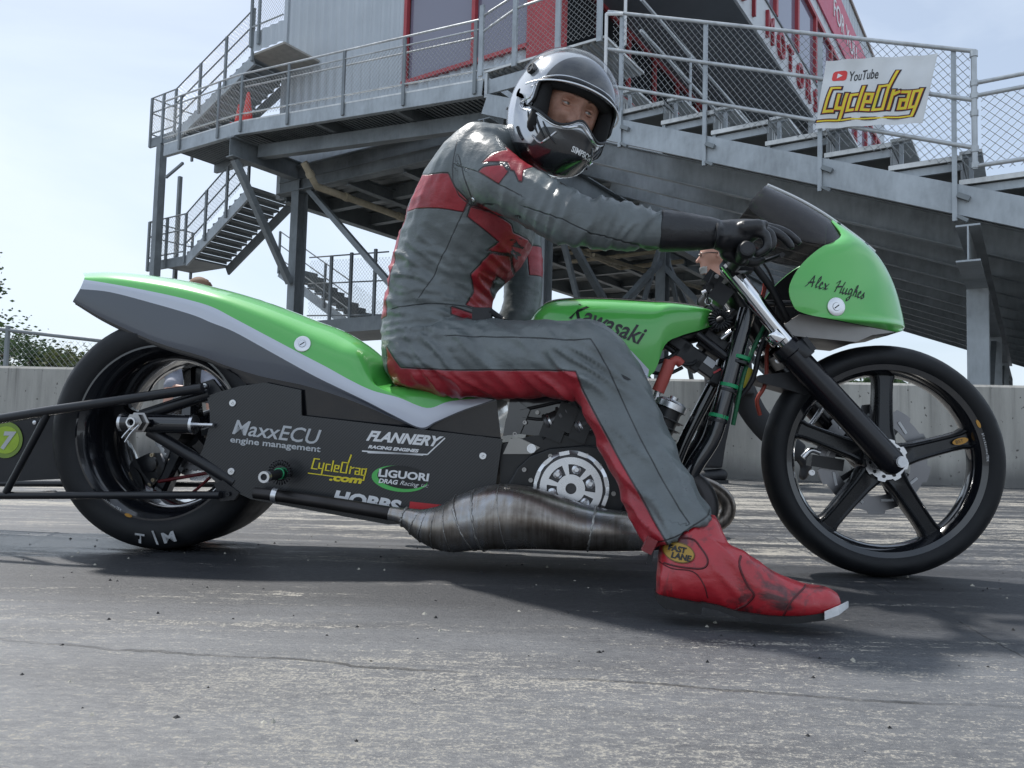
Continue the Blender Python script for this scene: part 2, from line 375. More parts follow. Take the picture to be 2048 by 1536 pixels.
tree((-22.7, 31, 0), 6.8, 2.6, 'tall light green tree at the left edge of the picture', LEAF[0], 7000, .17, .25, seed=5)
for i, (px, dist, h, lm) in enumerate(((-110, 42, 5.6, 1), (-40, 40, 5.6, 0), (15, 43, 5.9, 1), (60, 39, 4.9, 1), (100, 43, 5.3, 0), (140, 38, 4.6, 2), (175, 40, 4.6, 0), (220, 42, 5.0, 2), (265, 44, 4.9, 1))):
    p = ray(px, 760); p = p*(dist/p.y)
    lab = ['dark green tree partly outside the left edge', 'green tree behind the fence at the left edge', 'dark tree in the row behind the fence', 'dark rounded tree behind the fence rail',
           'green tree in the row behind the chain-link fence', 'olive yellowish tree beside the rear tyre', 'low green tree close behind the rear tyre', 'olive tree hidden behind the tall rear tyre', 'dark tree seen through the rear wheel'][i]
    tree((p.x, p.y, 0), h*.74, 2.1, lab, LEAF[lm], 2600, .22, .06, 'tree row beyond the fence', 20+i)
for i, (px, dist, h) in enumerate(((1690, 60, 4.6), (1740, 62, 5.3), (1785, 60, 5.0), (1835, 63, 4.8), (620, 70, 4.6), (560, 66, 4.4))):
    p = ray(px, 760); p = p*(dist/p.y)
    tree((p.x, p.y, 0), h, 3.2, ['far bush over the barrier left of the front wheel spoke', 'far bush seen through the top of the front wheel', 'far bush over the barrier inside the front wheel', 'far bush over the barrier right of the upper spoke', 'far bush behind the seat hump', 'far bush behind the tail section'][i],
         LEAF[i % 2], 900, .5, .05, 'distant bushes beyond the barrier', 50+i, 'bush')
# ------------------------------------------------------------------ grandstand (local x runs down the rows, y into depth)
GA, GPSI = V3(-8.2, 18.6, 0), R(34)
GU, GV = V3(math.cos(GPSI), -math.sin(GPSI), 0), V3(math.sin(GPSI), math.cos(GPSI), 0)
def S(px, py, t=0):                                    # measured pixel -> local point of the grandstand on the plane y = t
    p = hitp(px, py, GA+GV*t, GV)-GA; return V3(p.dot(GU), t, p.z)
def gtop(s): return 6.40-.3863*(s-9.12)                # top of the sloping beams
def row_z(i): return 5.51-.3165*i
def row_s(i): return 11.73+.795*i
def grandstand():
    root = empty('grandstand', GA, -GPSI, label='galvanised steel grandstand with stepped seat rows on sloping beams at the right', cat='grandstand')
    # sloping beams
    for k in range(13):
        t = 1.6*k+(.25 if k else 0)
        mb = MB(); s0, s1 = (9.14, 19.6); hh = .36 if k == 0 else .42
        a, b = V3(s0, t, gtop(s0)-hh/2-.0), V3(s1, t, gtop(s1)-hh/2)
        if k == 0:
            mb.beam(a, b, .014, hh); mb.beam(a+V3(0, .05, hh/2-.01), b+V3(0, .05, hh/2-.01), .11, .02); mb.beam(a+V3(0, .05, -hh/2+.01), b+V3(0, .05, -hh/2+.01), .11, .02)
        else: mb.ibeam(a, b, .16, hh)
        mb.build('sloping_beam', M['galv'], root)
    # top platform
    p0, p1 = S(968, 142), S(1212, 70)
    mb = MB(); mb.box(((p0.x+p1.x)/2, .75, p0.z-.02), (p1.x-p0.x, 1.5, .04)); mb.build('platform_deck', M['alu'], root)
    corr(MB(), p0.x+.02, p1.x-.02, .03, 1.47, p0.z-.075, .05, .13, 'y').build('platform_ribs', M['galv'], root)
    MB().beam((p0.x, .06, p0.z-.30), (p0.x+.9, .06, p0.z-.30), .05, .26).build('platform_edge_beam', M['galv'], root)
    MB().beam((p0.x+.05, .03, p0.z-.05), (p0.x+.05, .03, p0.z-.5), .06, .06, (1, 0, 0)).build('platform_post', M['galv_light'], root)
    # rows
    for i in range(-1, 9):
        s0, z = row_s(i), row_z(i)
        if i >= 0:
            MB().box((s0+.42, 10.05, z-.028), (.84, 20, .05)).build('tread', M['deck'], root)
            MB().box((s0+.42, .02, z-.028), (.83, .02, .062)).build('tread_nosing', M['alu'], root)
            MB().box((s0+.43, .10, z-.12), (.79, .05, .10)).build('tread_angle', M['galv'], root)
            MB().box((s0+.04, .06, z-.18), (.05, .05, .30)).build('row_post', M['galv'], root)
        corr(MB(), .06, 20, s0+.815, s0+.83, z-.36, .30, .11, 'r').build('riser', M['deck'], root)
        zs = z+.42
        if i >= 0:
            MB().box((s0+.12, 10.1, zs), (.25, 19.7, .04)).build('seat_plank', M['alu'], root)
            mb = MB()
            for t in (.32, 2.0, 4.0, 6.0): mb = MB(); mb.box((s0+.12, t, z+.2), (.05, .05, .40)); mb.box((s0+.12, t, z+.385), (.22, .05, .03)); mb.build('seat_bracket', M['galv'], root)
            mb = MB(); mb.box((s0+.02, 10.1, z+.22), (.02, 19.7, .24)); mb.build('row_panel', M['alu'], root)
    # guard rail down the side
    d = V3(1, 0, -.3915)
    def rail(z0, s0, s1, r=.027, y=-.06): return MB().tube([V3(s0, y, z0-.3915*(s0-11.67)), V3(s1, y, z0-.3915*(s1-11.67))], r, 10)
    for z0, nm in ((7.15, 'top_rail'), (6.53, 'middle_rail'), (5.93, 'lower_rail')): rail(z0, 11.62, 16.68).build(nm, M['galv_light'], root, 40)
    for s in (11.85, 13.24, 14.87, 16.46):
        zt = 7.15-.3915*(s-11.67); mb = MB(); mb.beam((s, -.02, zt-.02), (s, -.02, zt-2.18), .055, .055, (1, 0, 0)); mb.build('guard_post', M['galv'], root)
        MB().beam((s+.03, -.045, zt-1.86), (s+.16, -.045, zt-1.93), .07, .06).build('post_bracket', M['galv_dark'], root); MB().beam((s+.03, -.045, zt-2.13), (s+.14, -.045, zt-2.2), .07, .04).build('post_bracket', M['galv_dark'], root)
    mb = MB(); mb.tube([(16.68, -.06, 5.20), (16.68, -.06, 3.70)], .034, 10)
    for z in (5.15, 4.78, 4.62, 4.4, 3.95, 3.75): mb.tube([(16.68, -.06, z-.035), (16.68, -.06, z+.035)], .046, 10)
    mb.build('corner_post', M['galv_light'], root, 40)
    for z, nm in ((4.78, 'end_rail'), (4.62, 'end_rail'), (3.74, 'end_rail')): MB().tube([(16.68, -.06, z), (20, -.06, z)], .026, 10).build(nm, M['galv_light'], root, 40)
    o = chainlink(MB(), (11.7, -.035, 5.65), (1, 0, -.3915), (0, 0, 1), 5.3, 1.52, .115, .0042).build('chain_link_mesh', M['wire'], root, fix=False); o['kind'] = 'stuff'
    o = chainlink(MB(), (16.75, -.035, 3.68), (1, 0, 0), (0, 0, 1), 3, .98, .115, .0042).build('chain_link_mesh', M['wire'], root, fix=False); o['kind'] = 'stuff'
    # white pipes at the head of the rows, far side hand rails
    mb = MB(); mb.tube([(11.60, -.08, 7.13), (11.60, -.08, 5.9)], .028, 8); mb.tube([(11.60, -.08, 7.13), (11.9, -.08, 7.04)], .028, 8); mb.build('end_pipe', M['white'], root, 40)
    mb = MB(); mb.tube([(11.75, .3, 8.2), (11.75, .3, 6.75), (11.62, .2, 6.62)], .028, 8); mb.build('vent_pipe', M['white'], root, 40)
    for zo in (0, -.55):
        MB().tube([(11.8, .8, 7.75+zo), (11.8, 7.6, 7.75+zo)], .03, 8).build('aisle_rail', M['galv_light'], root, 40)
    for t in (3.1, 7.4): MB().tube([(11.8, t, 7.75), (11.8, t, 5.9)], .028, 8).build('aisle_post', M['galv'], root, 40)
    # bents: columns, cross beams, braces
    for s in (1.9, 9.2, 16.6):
        zt = {1.9: 7.0, 9.2: gtop(9.2)-.46, 16.6: gtop(16.6)-.48}[s]
        y1 = 20.2 if s > 5 else 8.2
        MB().ibeam((s, -.1, zt-.24), (s, y1, zt-.24), .26, .46, t=.022).build('cross_beam', M['galv_dark'] if s < 16 else M['galv'], root)
        for t in ((2, 8, 14, 20) if s > 5 else (2, 8)):
            mb = MB(); hw = .15 if s < 16 else .14
            mb.beam((s, t-hw, 0), (s, t-hw, zt-.47), .27, .02, (0, 1, 0)); mb.beam((s, t+hw, 0), (s, t+hw, zt-.47), .27, .02, (0, 1, 0)); mb.beam((s, t, 0), (s, t, zt-.47), .016, 2*hw-.03, (0, 1, 0))
            mb.build('column', M['galv_dark'] if s < 16 else M['galv'], root)
        if s > 5:
            for t in (2, 8, 14):
                for q in (0, 1):
                    a = V3(s, t+.2, .5 if q else zt-.6); b = V3(s, t+3 if q == 0 else t+5.8, .6 if q == 0 else zt-.6)
                    if q: a = V3(s, t+3, .6)
                    MB().beam(a, b, .1, .1, (1, 0, 0)).build('brace', M['galv_dark'], root)
    # cantilever knee brace and long diagonal under the ramp
    MB().beam((1.9, .05, 6.5), (1.9, 1.8, 3.9), .15, .15, (1, 0, 0)).build('brace', M['galv_dark'], root)
    MB().beam((2.1, 2, 6.4), (5.6, 2, 3.2), .13, .13, (0, 1, 0)).build('brace', M['galv_dark'], root)
    MB().beam((5.4, 2, 3.3), (9.0, 2, .6), .13, .13, (0, 1, 0)).build('brace', M['galv_dark'], root)
    for a, b in (((9.2, 2.2, 5.0), (9.2, 8, 1.2)), ((9.2, 2.2, 1.2), (9.2, 8, 5.0)), ((9.2, 8, 4.8), (12.8, 8, 1.0)), ((5.6, 8, 1.0), (9.2, 8, 5.0)), ((9.2, 8.2, 5), (9.2, 14, 1.2))):
        MB().beam(a, b, .14, .14, (1, .3, 0)).build('brace', M['galv_dark'], root)
    return root
def corr(mb, a0, a1, b0, b1, z, h, pitch, mode):
    # ribbed sheet: mode 'y' ribs run along local y at heights z..z+h between x=a0..a1; 'r' riser sheet ribbed along y; 'x' ribs run along x
    k = a0; i = 0; pts = []
    while k <= a1: pts.append((k, (0, 0, 1, 1)[i % 4])); k += pitch/4 if i % 2 else pitch/4; i += 1
    if mode == 'y': mb.grid([[V3(x, b0, z+h*q), V3(x, b1, z+h*q)] for x, q in pts])
    elif mode == 'x': mb.grid([[V3(b0, x, z+h*q), V3(b1, x, z+h*q)] for x, q in pts])
    elif mode == 'r': mb.grid([[V3(b0+(b1-b0)*q, x, z), V3(b0+(b1-b0)*q, x, z+h)] for x, q in pts])
    elif mode == 'w': mb.grid([[V3(x, b0+(b1-b0)*q, z), V3(x, b0+(b1-b0)*q, z+h)] for x, q in pts])
    return mb
GS = grandstand()
# ------------------------------------------------------------------ access ramp and walkway on the near side
def ramp():
    root = empty('access_ramp', GA, -GPSI, label='galvanised walkway ramp with guard rails and mesh behind the rider', cat='ramp')
    bot = [(-.95, 7.08), (2.0, 7.05), (9.08, 6.37)]
    def zb(s): return 7.08-(s+.95)*.01 if s < 2 else 7.05-.68*(s-2)/7.08
    for (a, b) in ((-.95, 2.0), (2.0, 9.08)):
        mb = MB(); p, q = V3(a, 0, zb(a)+.15), V3(b, 0, zb(b)+.15)
        mb.beam(p, q, .014, .28); mb.beam(p+V3(0, .05, .14), q+V3(0, .05, .14), .11, .014); mb.beam(p+V3(0, .05, -.14), q+V3(0, .05, -.14), .11, .014); mb.build('edge_channel', M['galv'], root)
        MB().beam(V3(a, .02, zb(a)+.31), V3(b, .02, zb(b)+.31), .06, .035).build('deck_nosing', M['alu'], root)
        MB().beam(V3(a, .78, zb(a)+.28), V3(b, .78, zb(b)+.28), 1.46, .03).build('deck_plate', M['deck'], root)
        mb = MB(); n = int((b-a)/.12)
        for i in range(n):
            s = a+.06+i*.12; mb.beam((s, .06, zb(s)+.235), (s, 1.5, zb(s)+.235), .05, .05)
        mb.build('deck_ribs', M['galv_dark'], root)
        MB().beam(V3(a, 1.5, zb(a)+.15), V3(b, 1.5, zb(b)+.15), .1, .28).build('inner_beam', M['galv_dark'], root)
    MB().beam((2.0, .7, 6.86), (9.0, .7, 6.2), .2, .3).build('floor_beam', M['galv_dark'], root)
    for s in (4.6, 6.9): MB().beam((s, .05, zb(s)+.1), (s, 1.5, zb(s)+.1), .1, .2).build('floor_joist', M['galv_dark'], root)
    top = 1.12
    ss = [S(x, 200).x for x in (365, 440, 485, 578, 688, 808, 950)]
    for s in ss:
        mb = MB(); mb.beam((s, -.03, zb(s)+.05), (s, -.03, zb(s)+.3+top), .07, .035, (0, 1, 0)); mb.build('rail_post', M['galv_dark'], root)
    for h, r, y, nm in ((top, .022, -.03, 'top_rail'), (top-.18, .018, -.03, 'middle_rail'), (.17, .018, -.03, 'lower_rail'), (top-.25, .019, .1, 'hand_rail')):
        MB().tube([(x, y, zb(x)+.3+h) for x in ((-.95, 2.0, 8.98) if nm != 'hand_rail' else (2.1, 8.8))], r, 8).build(nm, M['galv_light'], root, 40)
    for zo in (.17, .95): MB().tube([(x, 1.45, zb(x)+.3+zo) for x in (2.2, 8.8)], .02, 8).build('inner_rail', M['galv_light'], root, 40)
    for (a, b) in ((-.9, 2.0), (2.0, 8.95)):
        o = chainlink(MB(), (a, -.01, zb(a)+.4), (1, 0, (zb(b)-zb(a))/(b-a)), (0, 0, 1), b-a, .82, .10, .0036).build('chain_link_mesh', M['wire'], root, fix=False); o['kind'] = 'stuff'
    # guard on the top platform
    z = 6.83
    for s in (9.05, 9.78, 10.66, 11.45): MB().beam((s, -.03, z-.1), (s, -.03, z+1.22), .09, .05, (0, 1, 0)).build('rail_post', M['galv'], root)
    for h in (1.2, .95): MB().tube([(9.0, -.03, z+h-.2+(0 if h > 1 else -.05)), (9.8, -.03, z+h), (11.55, -.03, z+h)], .022, 8).build('top_rail', M['galv_light'], root, 40)
    o = chainlink(MB(), (9.05, -.01, z+.05), (1, 0, 0), (0, 0, 1), 2.45, 1.0, .10, .0036).build('chain_link_mesh', M['wire'], root, fix=False); o['kind'] = 'stuff'
ramp()
# ------------------------------------------------------------------ timing tower building
def tower():
    root = empty('control_tower', GA, -GPSI, label='grey ribbed metal tower building with red window frames above the grandstand', cat='building')
    wallm = plain('ribbed_wall_panel', (.50, .54, .575), .45, .1, .05, 1.2); redm = plain('red_trim', (.44, .06, .07), .5, 0, .12, 3)
    soff = plain('soffit', (.16, .18, .20), .7, 0, .06, 1); gl = N('window_glass'); gl.set(Base_Color=(.20, .20, .27), Roughness=.08, Metallic=.0); gl.b.inputs['Specular IOR Level'].default_value = .8; glass = gl.m  # window glass: its pale reflection is put into the base colour
    lightm = plain('pale_panel', (.60, .63, .66), .5, 0, .05, 2)
    def seg(a, b, z0, z1, t=2.0, nm='wall_panel'): corr(MB(), a, b, t, t-.035, z0, z1-z0, .30, 'w').build(nm, wallm, root)
    seg(1.12, 5.35, 6.9, 17); seg(5.35, 8.75, 6.9, 8.22)
    MB().ibeam((1.2, 1.95, 6.58), (9.2, 1.95, 6.58), .26, .64, t=.025).build('edge_girder', M['galv_dark'], root); MB().ibeam((1.25, 2.1, 6.42), (1.25, 20, 6.42), .26, .62, t=.025).build('edge_girder', M['galv_dark'], root)
    MB().box((1.10, 2.02, 11.6), (.14, .14, 10.8)).build('corner_trim', wallm, root)
    seg(5.35, 8.75, 12.6, 17)
    MB().box((9.13, 2.05, 10.9), (.78, .3, 8.4)).build('red_pilaster', redm, root)
    fr = MB(); fr.box((7.05, 1.96, 8.26), (3.5, .12, .09)); fr.box((7.05, 1.96, 10.45), (3.5, .12, .10))
    for s in (5.38, 7.35): fr.box((s, 1.957, 9.36), (.09, .115, 2.1))
    w1 = MB().box((6.4, 2.03, 9.36), (1.9, .03, 2.16)).build('window', glass, root); fr.build('frame', redm, w1)
    MB().box((8.05, 2.031, 9.36), (1.35, .03, 2.16)).build('window', glass, root)
    MB().box((7.05, 2.0, 11.5), (3.4, .06, 2.0)).build('window_header', wallm, root)
    # right face, lower floor: dark glass in red frames
    MB().box((9.42, 7.0, 7.2), (.12, 9.6, 1.8)).build('lower_wall', lightm, root)
    for k in range(6):
        t = 2.9+k*1.5; w2 = MB().box((9.42, t, 8.95), (.05, 1.4, 1.7)).build('window', M['glass_dark'], root)
        mb = MB(); mb.box((9.46, t-.72, 8.95), (.1, .09, 1.7)); mb.box((9.46, t, 9.80), (.1, 1.52, .1)); mb.box((9.46, t, 8.1), (.1, 1.52, .1)); mb.build('frame', redm, w2)
    MB().box((10.7, 7.7, 9.87), (2.5, 11.6, .06)).build('soffit', soff, root)
    MB().box((11.93, 12.9, 8.4), (.14, 1.0, 2.9)).build('soffit_pier', lightm, root)
    # right face, upper floor
    MB().box((11.97, 14.0, 10.38), (.08, 24, 1.05)).build('sign_band', lightm, root)
    MB().box((11.99, 14.0, 10.93), (.10, 24, .05)).build('band_cap', soff, root)
    for k in range(11):
        t = 2.9+k*2.15; w2 = MB().box((11.95, t, 11.95), (.04, 2.1, 1.98)).build('window', glass, root)
        mb = MB(); mb.box((12.0, t-1.06, 11.95), (.12, .16, 1.98)); mb.box((12.0, t, 12.99), (.12, 2.15, .12)); mb.build('frame', redm, w2)
    MB().box((11.97, 14.0, 13.2), (.09, 24, .32)).build('window_header', lightm, root)
    mb = MB(); k = 2.0
    while k < 26: mb.box((11.96, k+.24, 14.75), (.06, .46, 2.8)); k += .5
    mb.build('fascia_panel', wallm, root)
    MB().box((11.9, 14.0, 16.2), (.3, 24.2, .12)).build('roof_edge', plain('brown_trim', (.30, .24, .21), .6), root)
    MB().box((10.7, 14.0, 13.1), (2.3, 23.9, 6.1)).build('upper_block', soff, root)
    MB().box((5.2, 14.0, 12.0), (7.9, 23.8, 9.9)).build('core_block', soff, root)
    # red sponsor sign and channel letters
    rs = MB().box((12.02, 16.9, 14.45), (.05, 8.6, 1.7)).build('sponsor_sign', plain('sign_red', (.62, .09, .16), .45, 0, .04, 2), root)
    text('FOR YOU.', (12.06, 14.9, 14.15), (0, 1, 0), (0, 0, 1), .95, M['white'], rs, 'lettering', ext=.01)
    for i, (ch, t) in enumerate(zip('CTMOTORS', (5.15, 6.1, 7.35, 8.35, 9.35, 10.3, 11.35, 12.3))):
        text(ch, (12.03, t, 10.02), (0, 1, 0), (0, 0, 1), .98, plain('letter_red', (.36, .035, .05), .45) if i == 0 else bpy.data.materials['letter_red'], root, 'sign_letter', ext=.06, xs=.85)
    # landing beside the building, top of the upper stairs
    seg(1.22, 2.45, 9.56, 10.08, .85, 'landing_fascia')
    MB().box((1.83, 1.42, 9.53), (1.25, 1.1, .05)).build('landing_deck', plain('landing_underside', (.42, .40, .36), .8), root)
    for s in (1.25, 1.55): MB().beam((s, .8, 9.7), (s, .8, 11.4), .07, .05, (0, 1, 0)).build('landing_post', M['galv_dark'], root)
    MB().tube([(1.25, .8, 10.2), (2.45, .8, 10.2)], .02, 6).build('landing_rail', M['galv'], root)
    o = chainlink(MB(), (1.25, .82, 10.1), (1, 0, 0), (0, 0, 1), 1.2, 1.3, .10, .0036).build('chain_link_mesh', M['wire'], root, fix=False); o['kind'] = 'stuff'
    # floor and its beams over the undercroft
    corr(MB(), 2.1, 25, 1.2, 9.3, 6.62, .07, .32, 'x').build('floor_ribs', M['deck'], root)
    for t in (2.0, 3.6, 5.2, 6.8, 8.4, 10, 12, 14.5, 17, 20): MB().ibeam((1.2, t, 6.42), (9.2, t, 6.42), .2, .34).build('floor_joist', M['galv_dark'], root)
    for s in (3.6, 5.4, 7.3): MB().ibeam((s, 2, 6.32), (s, 20, 6.32), .2, .3).build('floor_beam', M['galv_dark'], root)
def text(s, o, ux, uy, size, mat, parent, name, ext=.0, xs=1, shear=0, bold=0, align='LEFT', space=1, off=None):
    c = bpy.data.curves.new('t', 'FONT'); c.body = s; c.size = size; c.extrude = ext; c.shear = shear; c.offset = bold; c.align_x = align; c.space_character = space; c.resolution_u = 3
    t = bpy.data.objects.new('t', c); COL.objects.link(t); me = baked(t); bpy.data.objects.remove(t)
    ux, uy = Vector(ux).normalized(), Vector(uy).normalized(); nn = ux.cross(uy); o = Vector(o)
    for v in me.vertices: p = v.co.copy(); v.co = o+ux*p.x*xs+uy*p.y+nn*p.z
    me.materials.clear(); me.materials.append(mat); me.name = name
    return link(name, me, parent)
tower()
# ------------------------------------------------------------------ stairs at the left
def stair(pa, pb, t0, wd, n, label, land=1.15):
    # pa, pb: local foot and head of the flight (x, z)
    root = empty('stair_flight', GA, -GPSI, label=label, cat='stairs', group='stair flights of the stand')
    (s0, z0), (s1, z1) = pa, pb; ds, dz = (s1-s0)/n, (z1-z0)/n; sl = dz/ds
    for t in (t0, t0+wd): MB().beam((s0, t, z0-.17), (s1, t, z1-.17), .06, .26).build('stringer', M['galv_dark'] if t > t0 else M['galv'], root)
    for i in range(n):
        mb = MB(); mb.box((s0+ds*(i+.5), t0+wd/2, z0+dz*(i+1)-.02), (ds*1.05, wd-.06, .045)); mb.box((s0+ds*i, t0+wd/2, z0+dz*(i+.5)), (.02, wd-.07, dz*.75)); mb.build('tread', M['galv_dark'], root)
    for k in range(4):
        s = s0+(s1-s0)*k/3; z = z0+(z1-z0)*k/3
        MB().beam((s, t0-.05, z-.2), (s, t0-.05, z+1.15), .07, .05, (0, 1, 0)).build('rail_post', M['galv_dark'], root)
    for h in (1.15, .72, .3): MB().tube([(s0, t0-.05, z0+h), (s1, t0-.05, z1+h)], .02, 6).build('hand_rail', M['galv_dark'], root)
    o = chainlink(MB(), (s0, t0-.03, z0+.2), (1, 0, sl), (0, 0, 1), math.hypot(s1-s0, z1-z0), .95, .11, .0034).build('chain_link_mesh', M['wire'], root, fix=False); o['kind'] = 'stuff'
    if land:
        a, b = s0-land, s0
        MB().box(((a+b)/2, t0+wd/2, z0-.03), (land+.05, wd+.1, .05)).build('landing_plate', M['galv_dark'], root)
        MB().beam((a-.05, t0-.02, z0-.15), (b+.05, t0-.02, z0-.15), .05, .22).build('landing_beam', M['galv_dark'], root)
        for s in (a, (a+b)/2): MB().beam((s, t0-.05, z0-.25), (s, t0-.05, z0+1.15), .08, .05, (0, 1, 0)).build('rail_post', M['galv_dark'], root)
        MB().beam((a, t0+wd, z0-.25), (a, t0+wd, z0+1.15), .08, .05, (0, 1, 0)).build('rail_post', M['galv_dark'], root)
        for h in (1.15, .72, .12):
            MB().tube([(a, t0+wd, z0+h), (a, t0-.05, z0+h), (b, t0-.05, z0+h)], .02, 6).build('landing_rail', M['galv_dark'], root)
        o = chainlink(MB(), (a, t0-.03, z0+.1), (1, 0, 0), (0, 0, 1), land, 1.05, .11, .0034).build('chain_link_mesh', M['wire'], root, fix=False); o['kind'] = 'stuff'
        o = chainlink(MB(), (a, t0, z0+.1), (0, 1, 0), (0, 0, 1), wd, 1.05, .11, .0034).build('chain_link_mesh', M['wire'], root, fix=False); o['kind'] = 'stuff'
    return root
def st2(px, py, t): p = S(px, py, t); return (p.x, p.z)
stair(st2(352, 262, .9), st2(508, 108, .9), .9, 1.25, 13, 'upper steel stair flight climbing right towards the tower landing')
stair(st2(372, 512, 1.2), st2(500, 372, 1.2), 1.2, 1.3, 12, 'middle steel stair flight below the ramp at the left', 1.75)
stair(st2(700, 640, 5.0), st2(560, 535, 5.0), 5.0, 1.3, 10, 'lowest steel stair flight half hidden behind the tail section', 0)
def low_landing():
    root = empty('stair_landing', GA, -GPSI, label='low steel landing with mesh guard behind the big column', cat='stairs')
    a, b = S(610, 660, 3.2), S(775, 660, 3.2); z = S(640, 640, 3.2).z
    MB().box(((a.x+b.x)/2, 4.0, z-.2), (b.x-a.x+.3, 1.7, .36)).build('platform', M['galv_dark'], root)
    for x in (602, 660, 700, 748): p = S(x, 600, 3.25); MB().beam((p.x, 3.25, z-.3), (p.x, 3.25, z+1.72), .08, .06, (0, 1, 0)).build('rail_post', M['galv_dark'], root)
    for h in (1.68, .95, .08): MB().tube([(a.x, 3.25, z+h+.08), (b.x-.1, 3.25, z+h-.08)], .02, 6).build('rail', M['galv_dark'], root)
    o = chainlink(MB(), (a.x, 3.27, z+.08), (1, 0, -.07), (0, 0, 1), b.x-a.x, 1.6, .11, .0034).build('chain_link_mesh', M['wire'], root, fix=False); o['kind'] = 'stuff'
low_landing()
def stair_column():
    root = empty('stair_column', GA, -GPSI, label='slim steel column carrying the left stair landings', cat='column')
    p = S(318, 400, .9); mb = MB(); mb.beam((p.x, .9, 0), (p.x, .9, 7.95), .20, .20, (1, 0, 0)); mb.build('shaft', M['galv_dark'], root)
    q = S(358, 400, 2.1); MB().beam((q.x, 2.1, 0), (q.x, 2.1, 7.6), .10, .10, (1, 0, 0)).build('rear_shaft', M['galv_dark'], root)
    a, b = S(332, 355, .9), S(366, 326, .9); MB().beam(a, b, .06, .06).build('strut', M['galv_dark'], root)
stair_column()
# cones on the ramp
def cone(px, py, t, h, label):
    p = S(px, py, t); w = GA+GU*p.x+GV*p.y+V3(0, 0, p.z)
    root = empty('traffic_cone', w, 0, label=label, cat='cone', group='red cones on the ramp')
    om = bpy.data.materials.get('cone_red') or plain('cone_red', (.75, .06, .05), .5)
    MB().lathe((0, 0, 0), (0, 0, 1), [(h*.19, .03), (h*.17, .05), (h*.045, h), (.001, h)], 14).build('cone_body', om, root, 40)
    MB().box((0, 0, .015), (h*.55, h*.55, .03)).build('cone_base', om, root)
cone(476, 252, .35, .52, 'smaller red traffic cone on the ramp, left of the two'); cone(494, 250, .5, .80, 'taller red traffic cone on the ramp beside the post')
# pipes under the stand
PIPE = plain('cream_pipe', (.46, .40, .29), .6, 0, .18, 5)
def pipe(pts, r, label):
    mb = MB(); P = [V3(*p) for p in pts]; mb.tube(crom(P, 1), r, 10)
    for a, b in zip(P, P[1:]):
        d = (b-a).normalized(); n = max(1, int((b-a).length/1.6))
        for k in range(n): c = a+(b-a)*((k+.5)/n); mb.tube([c-d*.06, c+d*.06], r*1.25, 10)
    root = mb.build('utility_pipe', PIPE, None, 40, label=label, cat='pipe', group='cream pipes under the stand'); root.location = GA; root.rotation_euler.z = -GPSI
pipe([(3.3, .9, 6.45), (3.3, 1.3, 6.0), (3.3, 9.0, 6.0)], .085, 'thick cream pipe under the ramp left of the rider')
pipe([(6.5, 3, 5.6), (6.5, 11, 5.6), (8.6, 11, 5.6)], .07, 'cream pipe running back under the stand below the sleeve')
pipe([(5.8, 9, 5.75), (9.0, 9, 5.75), (9.0, 9, 6.2)], .06, 'cream pipe crossing behind the column under the arm')
pipe([(5.6, 9.5, 5.6), (8.7, 9.5, 5.6), (8.7, 9.5, 6.2)], .06, 'second cream pipe crossing below the first one')
pipe([(7.4, 7.5, 5.2), (8.4, 14, 5.2), (8.4, 18, 5.2)], .06, 'cream pipe running to the big column above the tank')
